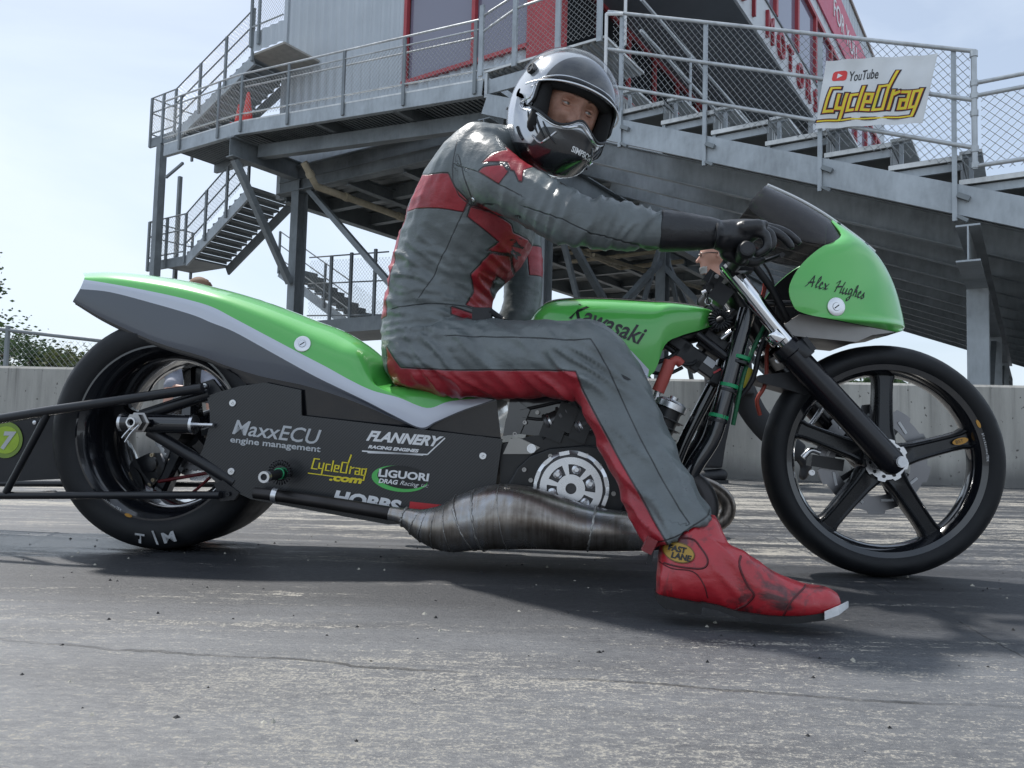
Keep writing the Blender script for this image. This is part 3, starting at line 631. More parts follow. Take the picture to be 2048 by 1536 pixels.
# ------------------------------------------------------------------ banner on the guard rail
def banner():
    c = [S(1652, 121, -.12), S(1876, 107, -.12), S(1845, 246, -.12), S(1630, 257, -.12)]
    root = empty('banner', GA, -GPSI, label='white vinyl banner with a yellow logo tied to the guard rail', cat='banner')
    def P(u, v, off=0):                                 # u right, v down, 0..1
        a = c[0].lerp(c[1], u); b = c[3].lerp(c[2], u); p = a.lerp(b, v)
        rip = .012*math.sin(u*23+v*3)+.010*math.sin(u*9-v*7+1)+.010*math.sin(v*8+u*2)
        return p+V3(0, rip*1.2-off, 0)
    mb = MB(); n, m = 44, 28; mb.grid([[P(i/n, j/m) for j in range(m+1)] for i in range(n+1)])
    cm = plain('banner_vinyl', (.74, .76, .77), .5, 0, .05, 4, bump=.15, bscale=14)
    mb.build('cloth', cm, root, 80)
    def poly(pts, off, mat, name):
        t = tessellate_polygon([[V3(x, y, 0) for x, y in pts]]); b = bmesh.new(); vs = [b.verts.new((x, y, 0)) for x, y in pts]
        for f in t:
            try: b.faces.new([vs[i] for i in f])
            except ValueError: pass
        for _ in range(2): bmesh.ops.subdivide_edges(b, edges=[e for e in b.edges if e.calc_length() > .05], cuts=1, use_grid_fill=True)
        for v in b.verts: v.co = P(v.co.x, v.co.y, off)
        me = bpy.data.meshes.new(name); b.to_mesh(me); b.free(); me.materials.append(mat); return link(name, me, root)
    def rrect(x0, y0, x1, y1, r):
        o = []
        for cx, cy, a in ((x1-r, y0+r*1.4, -90), (x1-r, y1-r*1.4, 0), (x0+r, y1-r*1.4, 90), (x0+r, y0+r*1.4, 180)):
            for k in range(5): q = R(a+k*22.5); o.append((cx+r*math.cos(q), cy+1.4*r*math.sin(q)))
        return o
    poly(rrect(.085, .165, .225, .315, .03), .004, plain('logo_red', (.72, .05, .05), .5), 'play_button')
    poly([(.135, .20), (.135, .28), (.185, .24)], .007, M['white'], 'play_triangle')
    me = None
    cu = bpy.data.curves.new('t', 'FONT'); cu.body = 'YouTube'; cu.size = 1; cu.resolution_u = 3; cu.offset = .012
    t = bpy.data.objects.new('t', cu); COL.objects.link(t); me = baked(t); bpy.data.objects.remove(t)
    wx = max(v.co.x for v in me.vertices)
    for v in me.vertices: v.co = P(.245+v.co.x/wx*.275, .315-v.co.y*.20, .004)
    me.materials.clear(); me.materials.append(M['ink']); link('wordmark', me, root)
    ys = [(-1, 1.3), (.12, .895), (.30, .765), (.41, .645), (.52, .535), (.66, .43), (.95, .235), (2, -.4)]
    def vv(y):
        for (a, b), (c2, d) in zip(ys, ys[1:]):
            if a <= y <= c2: return b+(d-b)*(y-a)/(c2-a)
    logo_strokes(lambda x, y, o: P(.035+(x+.05*(y-.3))*.955, vv(y), o), root, True)
# angular "CycleDrag" wordmark drawn as strokes in a unit box (x 0..1, y 0..1)
LOGO = {  # letter strokes as polylines, y up
 'C': [[(.135, .66), (.055, .66), (.030, .30), (.115, .30)]],
 'y': [[(.150, .52), (.146, .34), (.205, .34)], [(.222, .54), (.205, .12), (-.01, .12)]],
 'c': [[(.325, .52), (.268, .52), (.262, .30), (.318, .30)]],
 'l': [[(.372, .66), (.360, .30)]],
 'e': [[(.412, .41), (.470, .41), (.474, .52), (.414, .52), (.406, .30), (.468, .30)]],
 'D': [[(.525, .66), (.615, .66), (.605, .30), (.512, .30), (.525, .66)], [(.615, .60), (.650, .95)]],
 'r': [[(.672, .54), (.662, .30)], [(.672, .48), (.722, .52)]],
 'a': [[(.760, .52), (.822, .52), (.818, .30), (.756, .30), (.757, .41), (.812, .41)]],
 'g': [[(.922, .52), (.862, .52), (.858, .30), (.912, .30)], [(.928, .54), (.905, .12), (.235, .12)]]}
def stroke_mesh(strokes, P, w, off, A=.7):
    mb = MB()
    for pl in strokes:
        n = len(pl); L2 = []; R2 = []
        for i, (x, y) in enumerate(pl):
            def dirn(a, b): dx, dy = b[0]-a[0], (b[1]-a[1])*A; l = math.hypot(dx, dy) or 1; return dx/l, dy/l
            d0 = dirn(pl[i-1], pl[i]) if i else None; d1 = dirn(pl[i], pl[i+1]) if i < n-1 else None
            ds = [d for d in (d0, d1) if d]; nx = sum(-d[1] for d in ds); ny = sum(d[0] for d in ds); l = math.hypot(nx, ny) or 1; nx /= l; ny /= l
            q = max(.45, nx*(-ds[0][1])+ny*ds[0][0]); k = w/q
            ex = (-d1[0] if i == 0 else (d0[0] if i == n-1 else 0))*w; ey = (-d1[1] if i == 0 else (d0[1] if i == n-1 else 0))*w
            L2.append((x+nx*k+ex, y+(ny*k+ey)/A)); R2.append((x-nx*k+ex, y+(-ny*k+ey)/A))
        for i in range(n-1):
            k = 6
            rows = []
            for j in range(k+1):
                t = j/k; a = (L2[i][0]*(1-t)+L2[i+1][0]*t, L2[i][1]*(1-t)+L2[i+1][1]*t); b = (R2[i][0]*(1-t)+R2[i+1][0]*t, R2[i][1]*(1-t)+R2[i+1][1]*t)
                rows.append([P(*a, off), P(*b, off)])
            mb.grid(rows)
    return mb
def logo_strokes(P, root, outline):
    allst = [s for v in LOGO.values() for s in v]
    if outline:
        stroke_mesh(allst, P, .033, .004).build('logo_outline', M['ink'], root, fix=False)
        stroke_mesh(allst, P, .0185, .007).build('logo_edge', bpy.data.materials['logo_red'], root, fix=False)
    stroke_mesh(allst, P, .0138 if outline else .0125, .010 if outline else .002).build('logo_letters', M['yellow'], root, fix=False)
banner()
# ------------------------------------------------------------------ the drag motorcycle (local x forward, y to its left, away from the viewer)
BO = V3(-.96, 2.27, 0); BX = V3(math.cos(BYAW), math.sin(BYAW), 0); BYv = V3(-math.sin(BYAW), math.cos(BYAW), 0)
def B(px, py, y=0.):
    p = hitp(px, py, BO+BYv*y, BYv)-BO; return V3(p.dot(BX), y, p.z)
BK = empty('motorcycle', BO, BYAW, label='long low green drag racing motorcycle with carbon side panel and wheelie bar', cat='motorcycle')
def paint(name, c):
    n = N(name); n.set(Base_Color=c, Roughness=.28, Coat_Weight=1.0, Coat_Roughness=.035); n.b.inputs['Specular IOR Level'].default_value = .5
    n.bump(n.noise(n.co(), 3.0, 2), .05, .01); return n.m
M['green'] = paint('kit_green_paint', (.105, .52, .095)); M['silver'] = paint('silver_white_paint', (.60, .64, .73)); M['slate'] = paint('slate_grey_paint', (.055, .066, .088))
def carbon():
    n = N('carbon_fibre'); c = n.co((1, 0, 1), (0, R(-45), 0)); w = n.n('TexWave', Scale=52., Distortion=0.); w.wave_profile = 'TRI'; n.l(c, w.inputs[0])
    c2 = n.co((1, 0, 1), (0, R(8), 0)); w2 = n.n('TexWave', Scale=120., Distortion=0.); n.l(c2, w2.inputs[0])
    big = n.noise(n.co(), 5, 4)
    f = n.math('ADD', n.math('MULTIPLY', w.outputs['Fac'], .75), n.math('MULTIPLY', w2.outputs['Fac'], .25))
    col = n.ramp(f, [(.25, (.010, .011, .013)), (.8, (.040, .043, .047))])
    n.set(Base_Color=n.mix(n.ramp(big, [(.3, 0), (.7, .45)]), col, (.02, .02, .02)), Roughness=.36, Coat_Weight=.3, Coat_Roughness=.12); n.bump(f, .08, .001); return n.m
M['carbon'] = carbon()
def tyre_mat():
    n = N('tyre_rubber'); f = n.noise(n.co(), 22, 5); n.set(Base_Color=n.ramp(f, [(.3, (.005, .006, .008)), (.7, (.012, .013, .015))]), Roughness=n.ramp(f, [(.3, .46), (.7, .66)])); n.bump(n.noise(n.co(), 160, 3), .1, .002); n.b.inputs['Specular IOR Level'].default_value = .35; return n.m
M['tyre'] = tyre_mat()
def disc(mbx, c, y0, y1, ro, ri, n=48, wave=0, wn=8, ph=0):
    P = []
    for j in range(n):
        a = 2*math.pi*j/n; q = ro-(wave if math.sin(wn*a+ph) > 0 else 0)
        P.append([V3(c[0]+math.cos(a)*rr, yy, c[2]+math.sin(a)*rr) for rr, yy in ((ri, y0), (q, y0), (q, y1), (ri, y1))])
    mbx.grid(P, closeu=True, closev=True); return mbx
Y = V3(0, 1, 0)
# ---- rear wheel
RC, RR = V3(-.012, 0, .328), .328
rw = MB().lathe(RC, Y, [(.246, -.122), (.250, -.118), (.250, -.110), (.236, -.104), (.222, -.09), (.214, -.06), (.207, -.03), (.203, .02), (.206, .06), (.220, .09), (.236, .10), (.246, .11), (.246, .118), (.214, .118), (.206, .10), (.196, .06), (.192, .02), (.198, -.03), (.206, -.06), (.214, -.09), (.232, -.112), (.240, -.122)], 72, close=True).build('rear_wheel', M['black_gloss'], BK, 30)
MB().lathe(RC, Y, [(.238, -.112), (.246, -.123), (.262, -.130), (.283, -.133), (.303, -.128), (.318, -.117), (.325, -.10), (.328, -.06), (.3285, 0), (.328, .06), (.325, .10), (.318, .117), (.303, .128), (.283, .133), (.262, .130), (.246, .123), (.238, .112)], 96).build('tyre', M['tyre'], rw, 40)
for k in range(5):
    a = R(97-72*k); d = V3(math.cos(a), 0, math.sin(a)); q = V3(-d.z, 0, d.x); mb = MB(); P = []
    for r, wd, y0, y1 in ((.035, .030, .03, .085), (.09, .024, .045, .09), (.16, .019, .06, .10), (.205, .024, .06, .105)):
        P.append([RC+d*r+q*x*wd+Y*y for x, y in ((-1, y0+.01), (-.5, y0), (.5, y0), (1, y0+.01), (1, y1), (-1, y1))])
    mb.grid(P, closev=True); mb.build('spoke', M['black_gloss'], rw, 30)
MB().lathe(RC, Y, [(.001, -.05), (.03, -.05), (.034, .02), (.045, .03), (.045, .09), (.001, .09)], 32).build('hub', M['black'], rw, 30)
mb = disc(MB(), RC, .112, .117, .150, .092, 120, .010, 9); mb.build('brake_disc', M['alloy'], rw, 30)
mb = disc(MB(), RC, .085, .092, .118, .096, 120, .006, 42)
for k in range(6): a = R(30+60*k); d = V3(math.cos(a), 0, math.sin(a)); mb.beam(RC+d*.03+Y*.088, RC+d*.1+Y*.088, .006, .022, V3(-d.z, 0, d.x))
mb.build('sprocket', plain('dark_alloy', (.14, .14, .15), .4, .8), rw, 30)
def ringtext(s, c, r, a0, size, mat, parent, name, y, sg=1):   # letters set round the wheel
    a = a0
    for ch in s:
        t = R(a); d = V3(math.cos(t), 0, math.sin(t)); tan = V3(d.z, 0, -d.x)*sg
        if ch != ' ': text(ch, Vector(c)+d*r+V3(0, y, 0), tan, d*sg, size, mat, parent, name)
        a -= sg*math.degrees(size*.66/r)
# white tyre letters, upside down at the bottom as on the photograph
tm = plain('tyre_chalk', (.36, .37, .38), .7, 0, .3, 30)
for ch, a, sz in (('M', 282.5, .040), ('/', 272, .05), ('T', 264.5, .034)):
    t = R(a); d = V3(math.cos(t), 0, math.sin(t)); tan = V3(-d.z, 0, d.x)
    text(ch, RC+d*(.305 if ch != '/' else .306)+V3(0, -.1365, 0)+tan*(.018), -tan, -d, sz, tm, rw, 'tyre_lettering', shear=.15, bold=.0012, xs=1.3 if ch != '/' else 1)
# ---- front wheel
SAT = plain('satin_black', (.010, .011, .013), .27, 0, .2, 9)
FC, FR = V3(1.958, 0, .306), .306
fw = MB().lathe(FC, Y, [(.252, -.046), (.256, -.044), (.252, -.036), (.243, -.030), (.236, -.020), (.232, 0), (.236, .02), (.243, .03), (.252, .036), (.256, .044), (.252, .046), (.238, .042), (.228, .026), (.223, .010), (.223, -.010), (.228, -.026), (.238, -.042)], 84, close=True).build('front_wheel', M['black_gloss'], BK, 30)
MB().lathe(FC, Y, [(.243, -.036), (.252, -.046), (.262, -.053), (.275, -.056), (.288, -.050), (.299, -.036), (.305, -.018), (.3065, 0), (.305, .018), (.299, .036), (.288, .050), (.275, .056), (.262, .053), (.252, .046), (.243, .036)], 96).build('tyre', M['tyre'], fw, 50)
for k in range(5):
    a = R(88-72*k); d = V3(math.cos(a), 0, math.sin(a)); q = V3(-d.z, 0, d.x); mb = MB(); P = []
    for r, wd, y0 in ((.030, .034, -.034), (.06, .030, -.033), (.085, .0265, -.029), (.13, .0245, -.025), (.18, .0235, -.022), (.210, .0245, -.02), (.226, .030, -.019)):
        P.append([FC+d*r+q*x*wd+Y*y for x, y in ((-1, y0+.012), (-.86, y0+.003), (-.7, y0), (-.5, y0+.004), (.5, y0+.004), (.7, y0), (.86, y0+.003), (1, y0+.012), (1, .018), (.8, .026), (-.8, .026), (-1, .018))])
    mb.grid(P, closev=True); mb.build('spoke', SAT, fw, 35)
MB().lathe(FC, Y, [(.0, -.05), (.030, -.05), (.034, -.036), (.055, -.034), (.058, .03), (.0, .03)], 40).build('hub', M['black'], fw, 30)
mb = disc(MB(), FC, -.046, -.041, .056, .028, 96, .006, 8, .5); mb.build('hub_plate', M['alloy'], fw, 30)
for k in range(10):
    a = R(36*k+9); d = V3(math.cos(a), 0, math.sin(a)); MB().lathe(FC+d*.042-Y*.0465, -Y, [(.0045, 0), (.0045, .0015), (.0001, .0015)], 10).build('hub_bolt', M['black'], fw, 30)
mb = disc(MB(), FC, .050, .055, .150, .100, 220, .009, 10, .9); mb.build('brake_disc', plain('dark_disc', (.24, .24, .25), .32, .9), fw, 30)
mb = MB()
for k in range(9):
    a = R(40*k+14); d = V3(math.cos(a), 0, math.sin(a)); mb = MB(); mb.beam(FC+d*.055+Y*.05, FC+d*.10+Y*.05, .006, .014, V3(-d.z, 0, d.x)); mb.build('disc_carrier_arm', M['black'], fw)
for k in range(9):
    a = R(40*k); d = V3(math.cos(a), 0, math.sin(a)); e = V3(math.cos(a+.5), 0, math.sin(a+.5)); mb = MB(); c0 = FC+d*.112+Y*.0485; c1 = FC+e*.138+Y*.0485
    mb.beam(c0, c0.lerp(c1, .55), .003, .007, V3(-d.z, 0, d.x)); mb.build('disc_slot', M['white'], fw)
om = plain('sticker_amber', (.50, .25, .035), .4)
def ell(c, ux, uz, a, b, mat, parent, name, th=.001, n=24):
    P = [Vector(c)+Vector(ux)*math.cos(2*math.pi*i/n)*a+Vector(uz)*math.sin(2*math.pi*i/n)*b for i in range(n)]
    return MB().prism(P, V3(0, -th, 0)).build(name, mat, parent)
d = V3(math.cos(R(16)), 0, math.sin(R(16))); q = V3(-d.z, 0, d.x)
e1 = ell(FC+d*.200+q*.0-Y*.0235, d, q, .020, .0085, om, fw, 'wheel_sticker', .002)
text('BST', FC+d*.187-q*.004-Y*.0262, d, q, .0125, M['ink'], fw, 'sticker_lettering')
t = R(16); dd = V3(math.cos(R(24)), 0, math.sin(R(24))); qq = V3(-dd.z, 0, dd.x)
ell(FC+dd*.2485-Y*.046, qq, dd, .011, .0042, om, fw, 'rim_sticker', .002)
ringtext('blackstoneTEK', FC, .246, 18, .0085, M['white'], fw, 'rim_lettering', -.0475, 1)
a = R(253); dd = V3(math.cos(a), 0, math.sin(a)); qq = V3(-dd.z, 0, dd.x); ell(RC+dd*.243-Y*.1225, qq, dd, .011, .0045, om, rw, 'rim_sticker', .002)
ringtext('blackstoneTEK', RC, .2405, 228, .0095, M['white'], rw, 'rim_lettering', -.1245, -1)
# ---- fork
for y in (-.105, .105):
    a, b = B(1452, 528, y), B(1600, 716, y)
    if y > 0: a, b = B(1452, 528, -.105), B(1600, 716, -.105); a.y = b.y = y
    MB().tube([a, b], .0215, 24).build('fork_tube', M['chrome'], BK, 40)
    c, d2 = B(1567, 690, -.105), B(1797, 940, -.105); c.y = d2.y = y; ax = (d2-c).normalized()
    MB().lathe(c, ax, [(.024, 0), (.036, .0), (.038, .01), (.038, .028), (.034, .032), (.034, (d2-c).length-.03), (.030, (d2-c).length-.01), (.02, (d2-c).length)], 32).build('fork_leg', plain('fork_black', (.007, .007, .010), .24, 0, .1, 5) if y < 0 else bpy.data.materials['fork_black'], BK, 35)
    MB().lathe(c-ax*.045, ax, [(.022, 0), (.0245, .004), (.0245, .03), (.022, .034)], 28).build('fork_collar', M['chrome'], BK, 35)
mb = MB().lathe(FC-Y*.15, Y, [(.001, 0), (.014, 0), (.0145, .004), (.0145, .30), (.001, .3)], 24).build('front_axle', M['alloy'], BK, 35)
MB().lathe(FC-Y*.152, -Y, [(.012, 0), (.012, .002), (.001, .002)], 20).build('axle_cap', M['white'], BK, 35)
for pa, pb, nm, hh in (((1462, 540), (1492, 515), 'upper_clamp', .03), ((1575, 690), (1617, 705), 'lower_clamp', .04)):
    c = B((pa[0]+pb[0])/2, (pa[1]+pb[1])/2+6, -.105); ax = (B(1600, 716, -.105)-B(1452, 528, -.105)).normalized(); rot = Matrix.Rotation(math.atan2(-ax.x, -ax.z), 3, 'Y')
    mb = MB(); mb.box((c.x, 0, c.z), (.07, .26, hh), rot)
    for y in (-.105, .105): mb.lathe(V3(c.x, y, c.z)-ax*hh*.6, ax, [(.032, 0), (.034, .004), (.034, hh*1.2-.004), (.032, hh*1.2)], 24)
    mb.build(nm, M['black'], BK, 30)
a, b = B(1462, 575, 0), B(1520, 665, 0); MB().tube([a-(b-a)*.1, b+(b-a)*.1], .034, 20).build('steering_head', M['black'], BK, 40)
# ---- fairing
def blend(Cp, Ep, wd, na=14, pw=2.3, n=6):
    Cc = crom([B(*p, 0) for p in Cp], n); Ee = crom([B(*p, -w_) for p, w_ in zip(Ep, wd)], n); G = []
    for c, e in zip(Cc, Ee):
        row = []
        for k in range(-na, na+1):
            a = abs(k)/na*math.pi/2; sx, cy = math.sin(a)**(2/pw) if a > 0 else 0, max(0, math.cos(a))**(2/pw)
            row.append(V3(e.x+(c.x-e.x)*cy, (1 if k > 0 else -1)*abs(e.y)*sx, e.z+(c.z-e.z)*cy))
        G.append(row)
    return G
def shell(G, th, name, mo, mi_, parent, sm=50):
    mb = MB(); mb.grid(G); c = MB(); c.grid(G); me = c.mesh(); bm = bmesh.new(); bm.from_mesh(me); bmesh.ops.recalc_face_normals(bm, faces=bm.faces); bm.verts.ensure_lookup_table()
    cen = sum((v.co for v in bm.verts), V3(0, 0, 0))/len(bm.verts); nm = [v.normal.copy() for v in bm.verts]
    s = sum(1 if (v.co-cen).dot(v.normal) > 0 else -1 for v in bm.verts); s = 1 if s > 0 else -1; nv = len(G[0])
    H = [[G[i][j]-nm[i*nv+j]*s*th for j in range(nv)] for i in range(len(G))]; bm.free(); bpy.data.meshes.remove(me)
    mb.grid(H, 1)
    for row in (0, len(G)-1): mb.grid([G[row], H[row]], 0)
    for col_ in (0, nv-1): mb.grid([[g[col_] for g in G], [h[col_] for h in H]], 0)
    return mb.build(name, [mo, mi_], parent, sm)
FCp = [(1662, 441), (1702, 471), (1735, 497), (1760, 524), (1780, 558), (1793, 592), (1801, 622), (1806, 645), (1806, 656), (1802, 663)]
FEp = [(1664, 444), (1682, 468), (1670, 482), (1640, 496), (1602, 530), (1580, 570), (1584, 605), (1606, 626), (1690, 643), (1792, 664)]
FW = [.03, .075, .11, .135, .155, .17, .17, .165, .15, .07]
fair = shell(blend(FCp, FEp, FW, 14, 1.75), .004, 'front_fairing', M['green'], M['black'], BK)
def screen_mat():
    n = N('smoked_screen'); t = n.n('BsdfTransparent'); t.inputs[0].default_value = (.60, .57, .55, 1); g = n.n('BsdfGlossy'); g.inputs['Roughness'].default_value = .03
    lw = n.n('LayerWeight'); ms = n.n('MixShader'); n.l(n.math('ADD', n.math('MULTIPLY', n.math('POWER', lw.outputs['Facing'], 4), .6), .03), ms.inputs[0]); n.l(t.outputs[0], ms.inputs[1]); n.l(g.outputs[0], ms.inputs[2])
    n.l(ms.outputs[0], n.t.nodes['Material Output'].inputs[0]); return n.m
M['smoke'] = screen_mat()
WCp = [(1533, 372), (1570, 388), (1610, 408), (1650, 432), (1690, 460), (1722, 484), (1748, 506)]
WEp = [(1519, 381), (1502, 402), (1500, 418), (1540, 448), (1600, 480), (1672, 490), (1700, 480)]
WWd = [.075, .105, .12, .13, .135, .12, .085]
scr = shell(blend(WCp, WEp, WWd, 12, 1.32, 5), .002, 'windscreen', M['smoke'], M['smoke'], BK, 60)
P = crom([B(*p, 0) for p in WCp], 4); MB().tube([p+V3(.002, 0, .003) for p in P], .0045, 8).build('screen_trim', M['white'], scr, 40)
for q in ((1676, 449), (1731, 490)):
    c = B(*q, -.02); MB().lathe(c, (.4, -.6, .7), [(.001, .006), (.006, .006), (.006, -.004)], 10).build('screen_screw', M['ink'], scr, 30)
# floor pan under the fairing
poly = [B(x, y, -.11) for x, y in ((1560, 655), (1600, 628), (1690, 645), (1790, 664), (1745, 670), (1712, 684), (1590, 672))]
mb = MB(); mb.prism(poly, (0, .22, 0)); mb.build('fairing_tray', plain('dull_alloy', (.30, .29, .28), .5, .6), BK, 20)
def bvh(o): return BVHTree.FromPolygons([v.co.copy() for v in o.data.vertices], [tuple(p.vertices) for p in o.data.polygons])
def wrap_text(s, p0, p1, size, tree_, mat, parent, name, y=-.2, shear=0, bold=0, xs=1, off=.0018, fit=None):
    a, b = B(*p0, y), B(*p1, y); ux = (b-a).normalized(); uz = V3(-ux.z, 0, ux.x); 
    c = bpy.data.curves.new('t', 'FONT'); c.body = s; c.size = size; c.shear = shear; c.offset = bold; c.resolution_u = 3
    t = bpy.data.objects.new('t', c); COL.objects.link(t); me = baked(t); bpy.data.objects.remove(t)
    wx = max(v.co.x for v in me.vertices); k = ((b-a).length/wx if fit is None else fit)
    return wrap(me, lambda v: a+ux*v.x*k+uz*v.y, tree_, mat, parent, name, off)
def wrap(me, fn, tree_, mat, parent, name, off=.0018):
    bm = bmesh.new(); bm.from_mesh(me); bmesh.ops.triangulate(bm, faces=bm.faces)
    for v in bm.verts:
        p = fn(v.co.copy()); h = tree_.ray_cast(V3(p.x, -1.5, p.z), V3(0, 1, 0)); v.co = V3(p.x, (h[0].y if h[0] else p.y)-off, p.z)
    bm.to_mesh(me); bm.free(); me.materials.clear(); me.materials.append(mat); me.name = name; return link(name, me, parent)
def fastener(q, r, parent, tree_, name='fastener'):
    c = B(*q, -.16); h = tree_.ray_cast(V3(c.x, -1.5, c.z), V3(0, 1, 0)); y = h[0].y if h[0] else -.16; c = V3(c.x, y, c.z); nn = -Y if not h[0] else (h[1] if h[1].y < 0 else -h[1])
    f = MB().lathe(c+nn*.0005, nn, [(r, 0), (r, .0022), (r*.92, .003), (r*.46, .003), (r*.45, .0015), (r*.42, .0045), (.0001, .0045)], 28).build(name, M['alloy'], parent, 25)
    u, q2 = perp(nn); dd = (V3(.8, 0, .6)-nn*V3(.8, 0, .6).dot(nn)).normalized(); MB().beam(c+nn*.0048-dd*r*.33, c+nn*.0048+dd*r*.33, r*.12, .001, nn).build('slot', M['ink'], f)
tf = bvh(fair)
# brush-script rider's name, stroke by stroke
def script_name():
    ST = [  # polylines in letter space: x advances, x-height about 1
     [(0, -.1), (.35, .35), (.95, 1.75)], [(.95, 1.75), (1.0, .9), (1.02, .0)], [(.30, .55), (1.25, .75)],
     [(1.5, .3), (1.95, 1.1), (2.0, 1.7), (1.8, 1.5), (1.62, .5), (1.7, .05), (2.0, .25)],
     [(2.1, .35), (2.5, .7), (2.4, .95), (2.2, .7), (2.2, .15), (2.45, .0), (2.8, .3)],
     [(2.85, .9), (3.1, .5), (3.2, .05), (3.5, .2)], [(3.5, .95), (2.85, -.05)],
     [(4.6, 1.25), (4.9, 1.55), (5.15, 1.7), (4.9, .8), (4.7, -.05)], [(5.95, 1.75), (5.7, .9), (5.6, .05), (5.9, .2)], [(4.75, .75), (5.75, 1.0)],
     [(6.05, .9), (5.98, .25), (6.15, .0), (6.45, .4), (6.55, .9)], [(6.55, .9), (6.5, .2), (6.65, .05), (6.85, .25)],
     [(7.4, .85), (7.1, .95), (6.95, .5), (7.05, .08), (7.35, .4), (7.45, .9)], [(7.45, .9), (7.35, -.4), (7.05, -.85), (6.95, -.5), (7.6, .05)],
     [(7.75, .2), (8.1, 1.1), (8.15, 1.65), (7.95, 1.4), (7.8, .0)], [(7.85, .5), (8.15, .9), (8.25, .6), (8.2, .05), (8.5, .2)],
     [(8.55, .35), (8.9, .7), (8.8, .95), (8.6, .7), (8.62, .15), (8.85, .0), (9.2, .35)],
     [(9.2, .35), (9.5, .95), (9.45, .6), (9.6, .25), (9.4, -.02), (9.15, .1)]]
    a, b = B(1611, 571, -.17), B(1738, 592, -.17); ux = (b-a)/9.6; uz = V3(-ux.z, 0, ux.x)*1.12; mb = MB()
    for pl in ST:
        pts = crom([V3(x+.18*y, y, 0) for x, y in pl], 4); n = len(pts)
        for i in range(n-1):
            p, q = pts[i], pts[i+1]
            def wn(k): return .075+.075*math.sin(math.pi*(k+.5)/n)
            nn = V3(.45, 1, 0).normalized()              # flat-brush nib
            mb.add([p+nn*wn(i), p-nn*wn(i)-V3(.05, 0, 0), q-nn*wn(i+1)-V3(.05, 0, 0), q+nn*wn(i+1)], [(0, 1, 2, 3)])
            mb.add([p+V3(.07, 0, 0), p-V3(.07, 0, 0), q-V3(.07, 0, 0), q+V3(.07, 0, 0)], [(0, 1, 2, 3)])
    wrap(mb.mesh(), lambda v: a+ux*v.x+uz*v.y, tf, M['ink'], fair, 'rider_name', .0016)
script_name()
fastener((1673, 613), .0235, fair, tf)
# ---- tail section and seat
TS = {
 'c': [(172, 547), (225, 545), (300, 551), (380, 563), (440, 577), (500, 593), (570, 617), (640, 644), (690, 663), (735, 690), (775, 725), (800, 768), (850, 776), (920, 784), (985, 795)],
 'e': [(170, 552), (222, 552), (293, 560), (370, 573), (430, 588), (482, 606), (552, 634), (615, 663), (672, 688), (715, 705), (742, 745), (757, 772), (815, 775), (900, 783), (975, 794)],
 'gw': [(168, 559), (219, 567), (289, 580), (363, 596), (422, 613), (469, 637), (535, 672), (605, 709), (655, 735), (700, 760), (745, 781), (797, 795), (854, 816), (898, 803), (962, 795.5)],
 'wg': [(160, 578), (219, 584), (297, 604), (383, 629), (422, 645), (469, 664), (547, 707), (625, 750), (680, 777), (740, 806), (790, 832), (841, 855), (872, 843), (926, 820), (990, 799)],
 'gb': [(146, 602), (203, 635), (273, 668), (332, 691), (406, 713), (449, 730), (520, 752), (605, 770), (680, 793), (740, 816), (790, 838), (841, 857), (874, 845), (928, 822), (993, 801)],
 'bb': [(150, 603), (207, 636), (277, 669), (336, 692), (408, 715), (452, 735), (525, 800), (600, 850), (680, 865), (740, 872), (790, 878), (841, 884), (880, 888), (935, 893), (1003, 885)]}
TW = [.12, .128, .134, .138, .14, .14, .14, .14, .14, .14, .14, .142, .142, .14, .13]
TF = [('bb', .93), ('gb', .99), ('wg', 1.02), ('gw', 1.0), ('e', .80), ('c', 0)]
rows = []
for k, f in TF: rows.append(crom([B(*p, -w_*f) for p, w_ in zip(TS[k], TW)], 6))
ni = len(rows[0]); G = []
for i in range(ni):
    ring = [rows[r][i] for r in range(6)]; full = ring+[V3(p.x, -p.y, p.z) for p in ring[-2::-1]]
    G.append(crom(full, 4))
def tmat(i, j):
    k = min(j, 39-j)//4
    return {0: 3, 1: 2, 2: 1, 3: 0, 4: 0}[k]
mb = MB(); mb.grid(G, mfun=tmat)
H = [[V3(p.x+.004, p.y*.965, p.z-.006) for p in r] for r in G[:50]]; mb.grid(H, 4)
mb.add(G[0], [list(range(len(G[0])))], 0); mb.add(G[-1], [list(range(len(G[-1])))], 3)
tail = mb.build('tail_section', [M['green'], M['silver'], M['slate'], M['black_gloss'], M['black']], BK, 38)
tt = bvh(tail); fastener((598, 686), .0225, tail, tt)
# ---- fuel tank
TKX = [1062, 1075, 1100, 1150, 1220, 1300, 1330, 1360, 1400, 1424]
TKT = [640, 622, 606, 600, 601, 606, 609, 612, 618, 624]
TKB = [668, 720, 750, 757, 757, 752, 690, 672, 660, 652]
TKW = [.05, .09, .115, .125, .13, .125, .118, .105, .085, .06]
G = []
st_ = crom([V3(a, b, c) for a, b, c in zip(TKX, TKT, TKB)], 5); ww = crom([V3(x, 0, 0) for x in TKW], 5)
for p, w_ in zip(st_, ww):
    w_ = w_.x; t = B(p.x, p.y, 0); b = B(p.x, p.z, -w_*.95); row = []; hgt = t.z-b.z
    for k in range(-10, 11):
        a = abs(k)/10; sgn = 1 if k > 0 else -1
        if a < .55: q = a/.55*math.pi/2; y, z = w_*math.sin(q)**.95, t.z-hgt*.30*(1-math.cos(q)**.9 if a else 0)
        else: q = (a-.55)/.45; y, z = w_*(1+.03*math.sin(q*3.1)-.08*q*q), t.z-hgt*(.30+.70*q)
        row.append(V3(t.x+(b.x-t.x)*a, sgn*y, z))
    G.append(row)
mb = MB(); mb.grid(G); mb.add(G[-1], [list(range(21))]); mb.add(G[0], [list(range(21))])
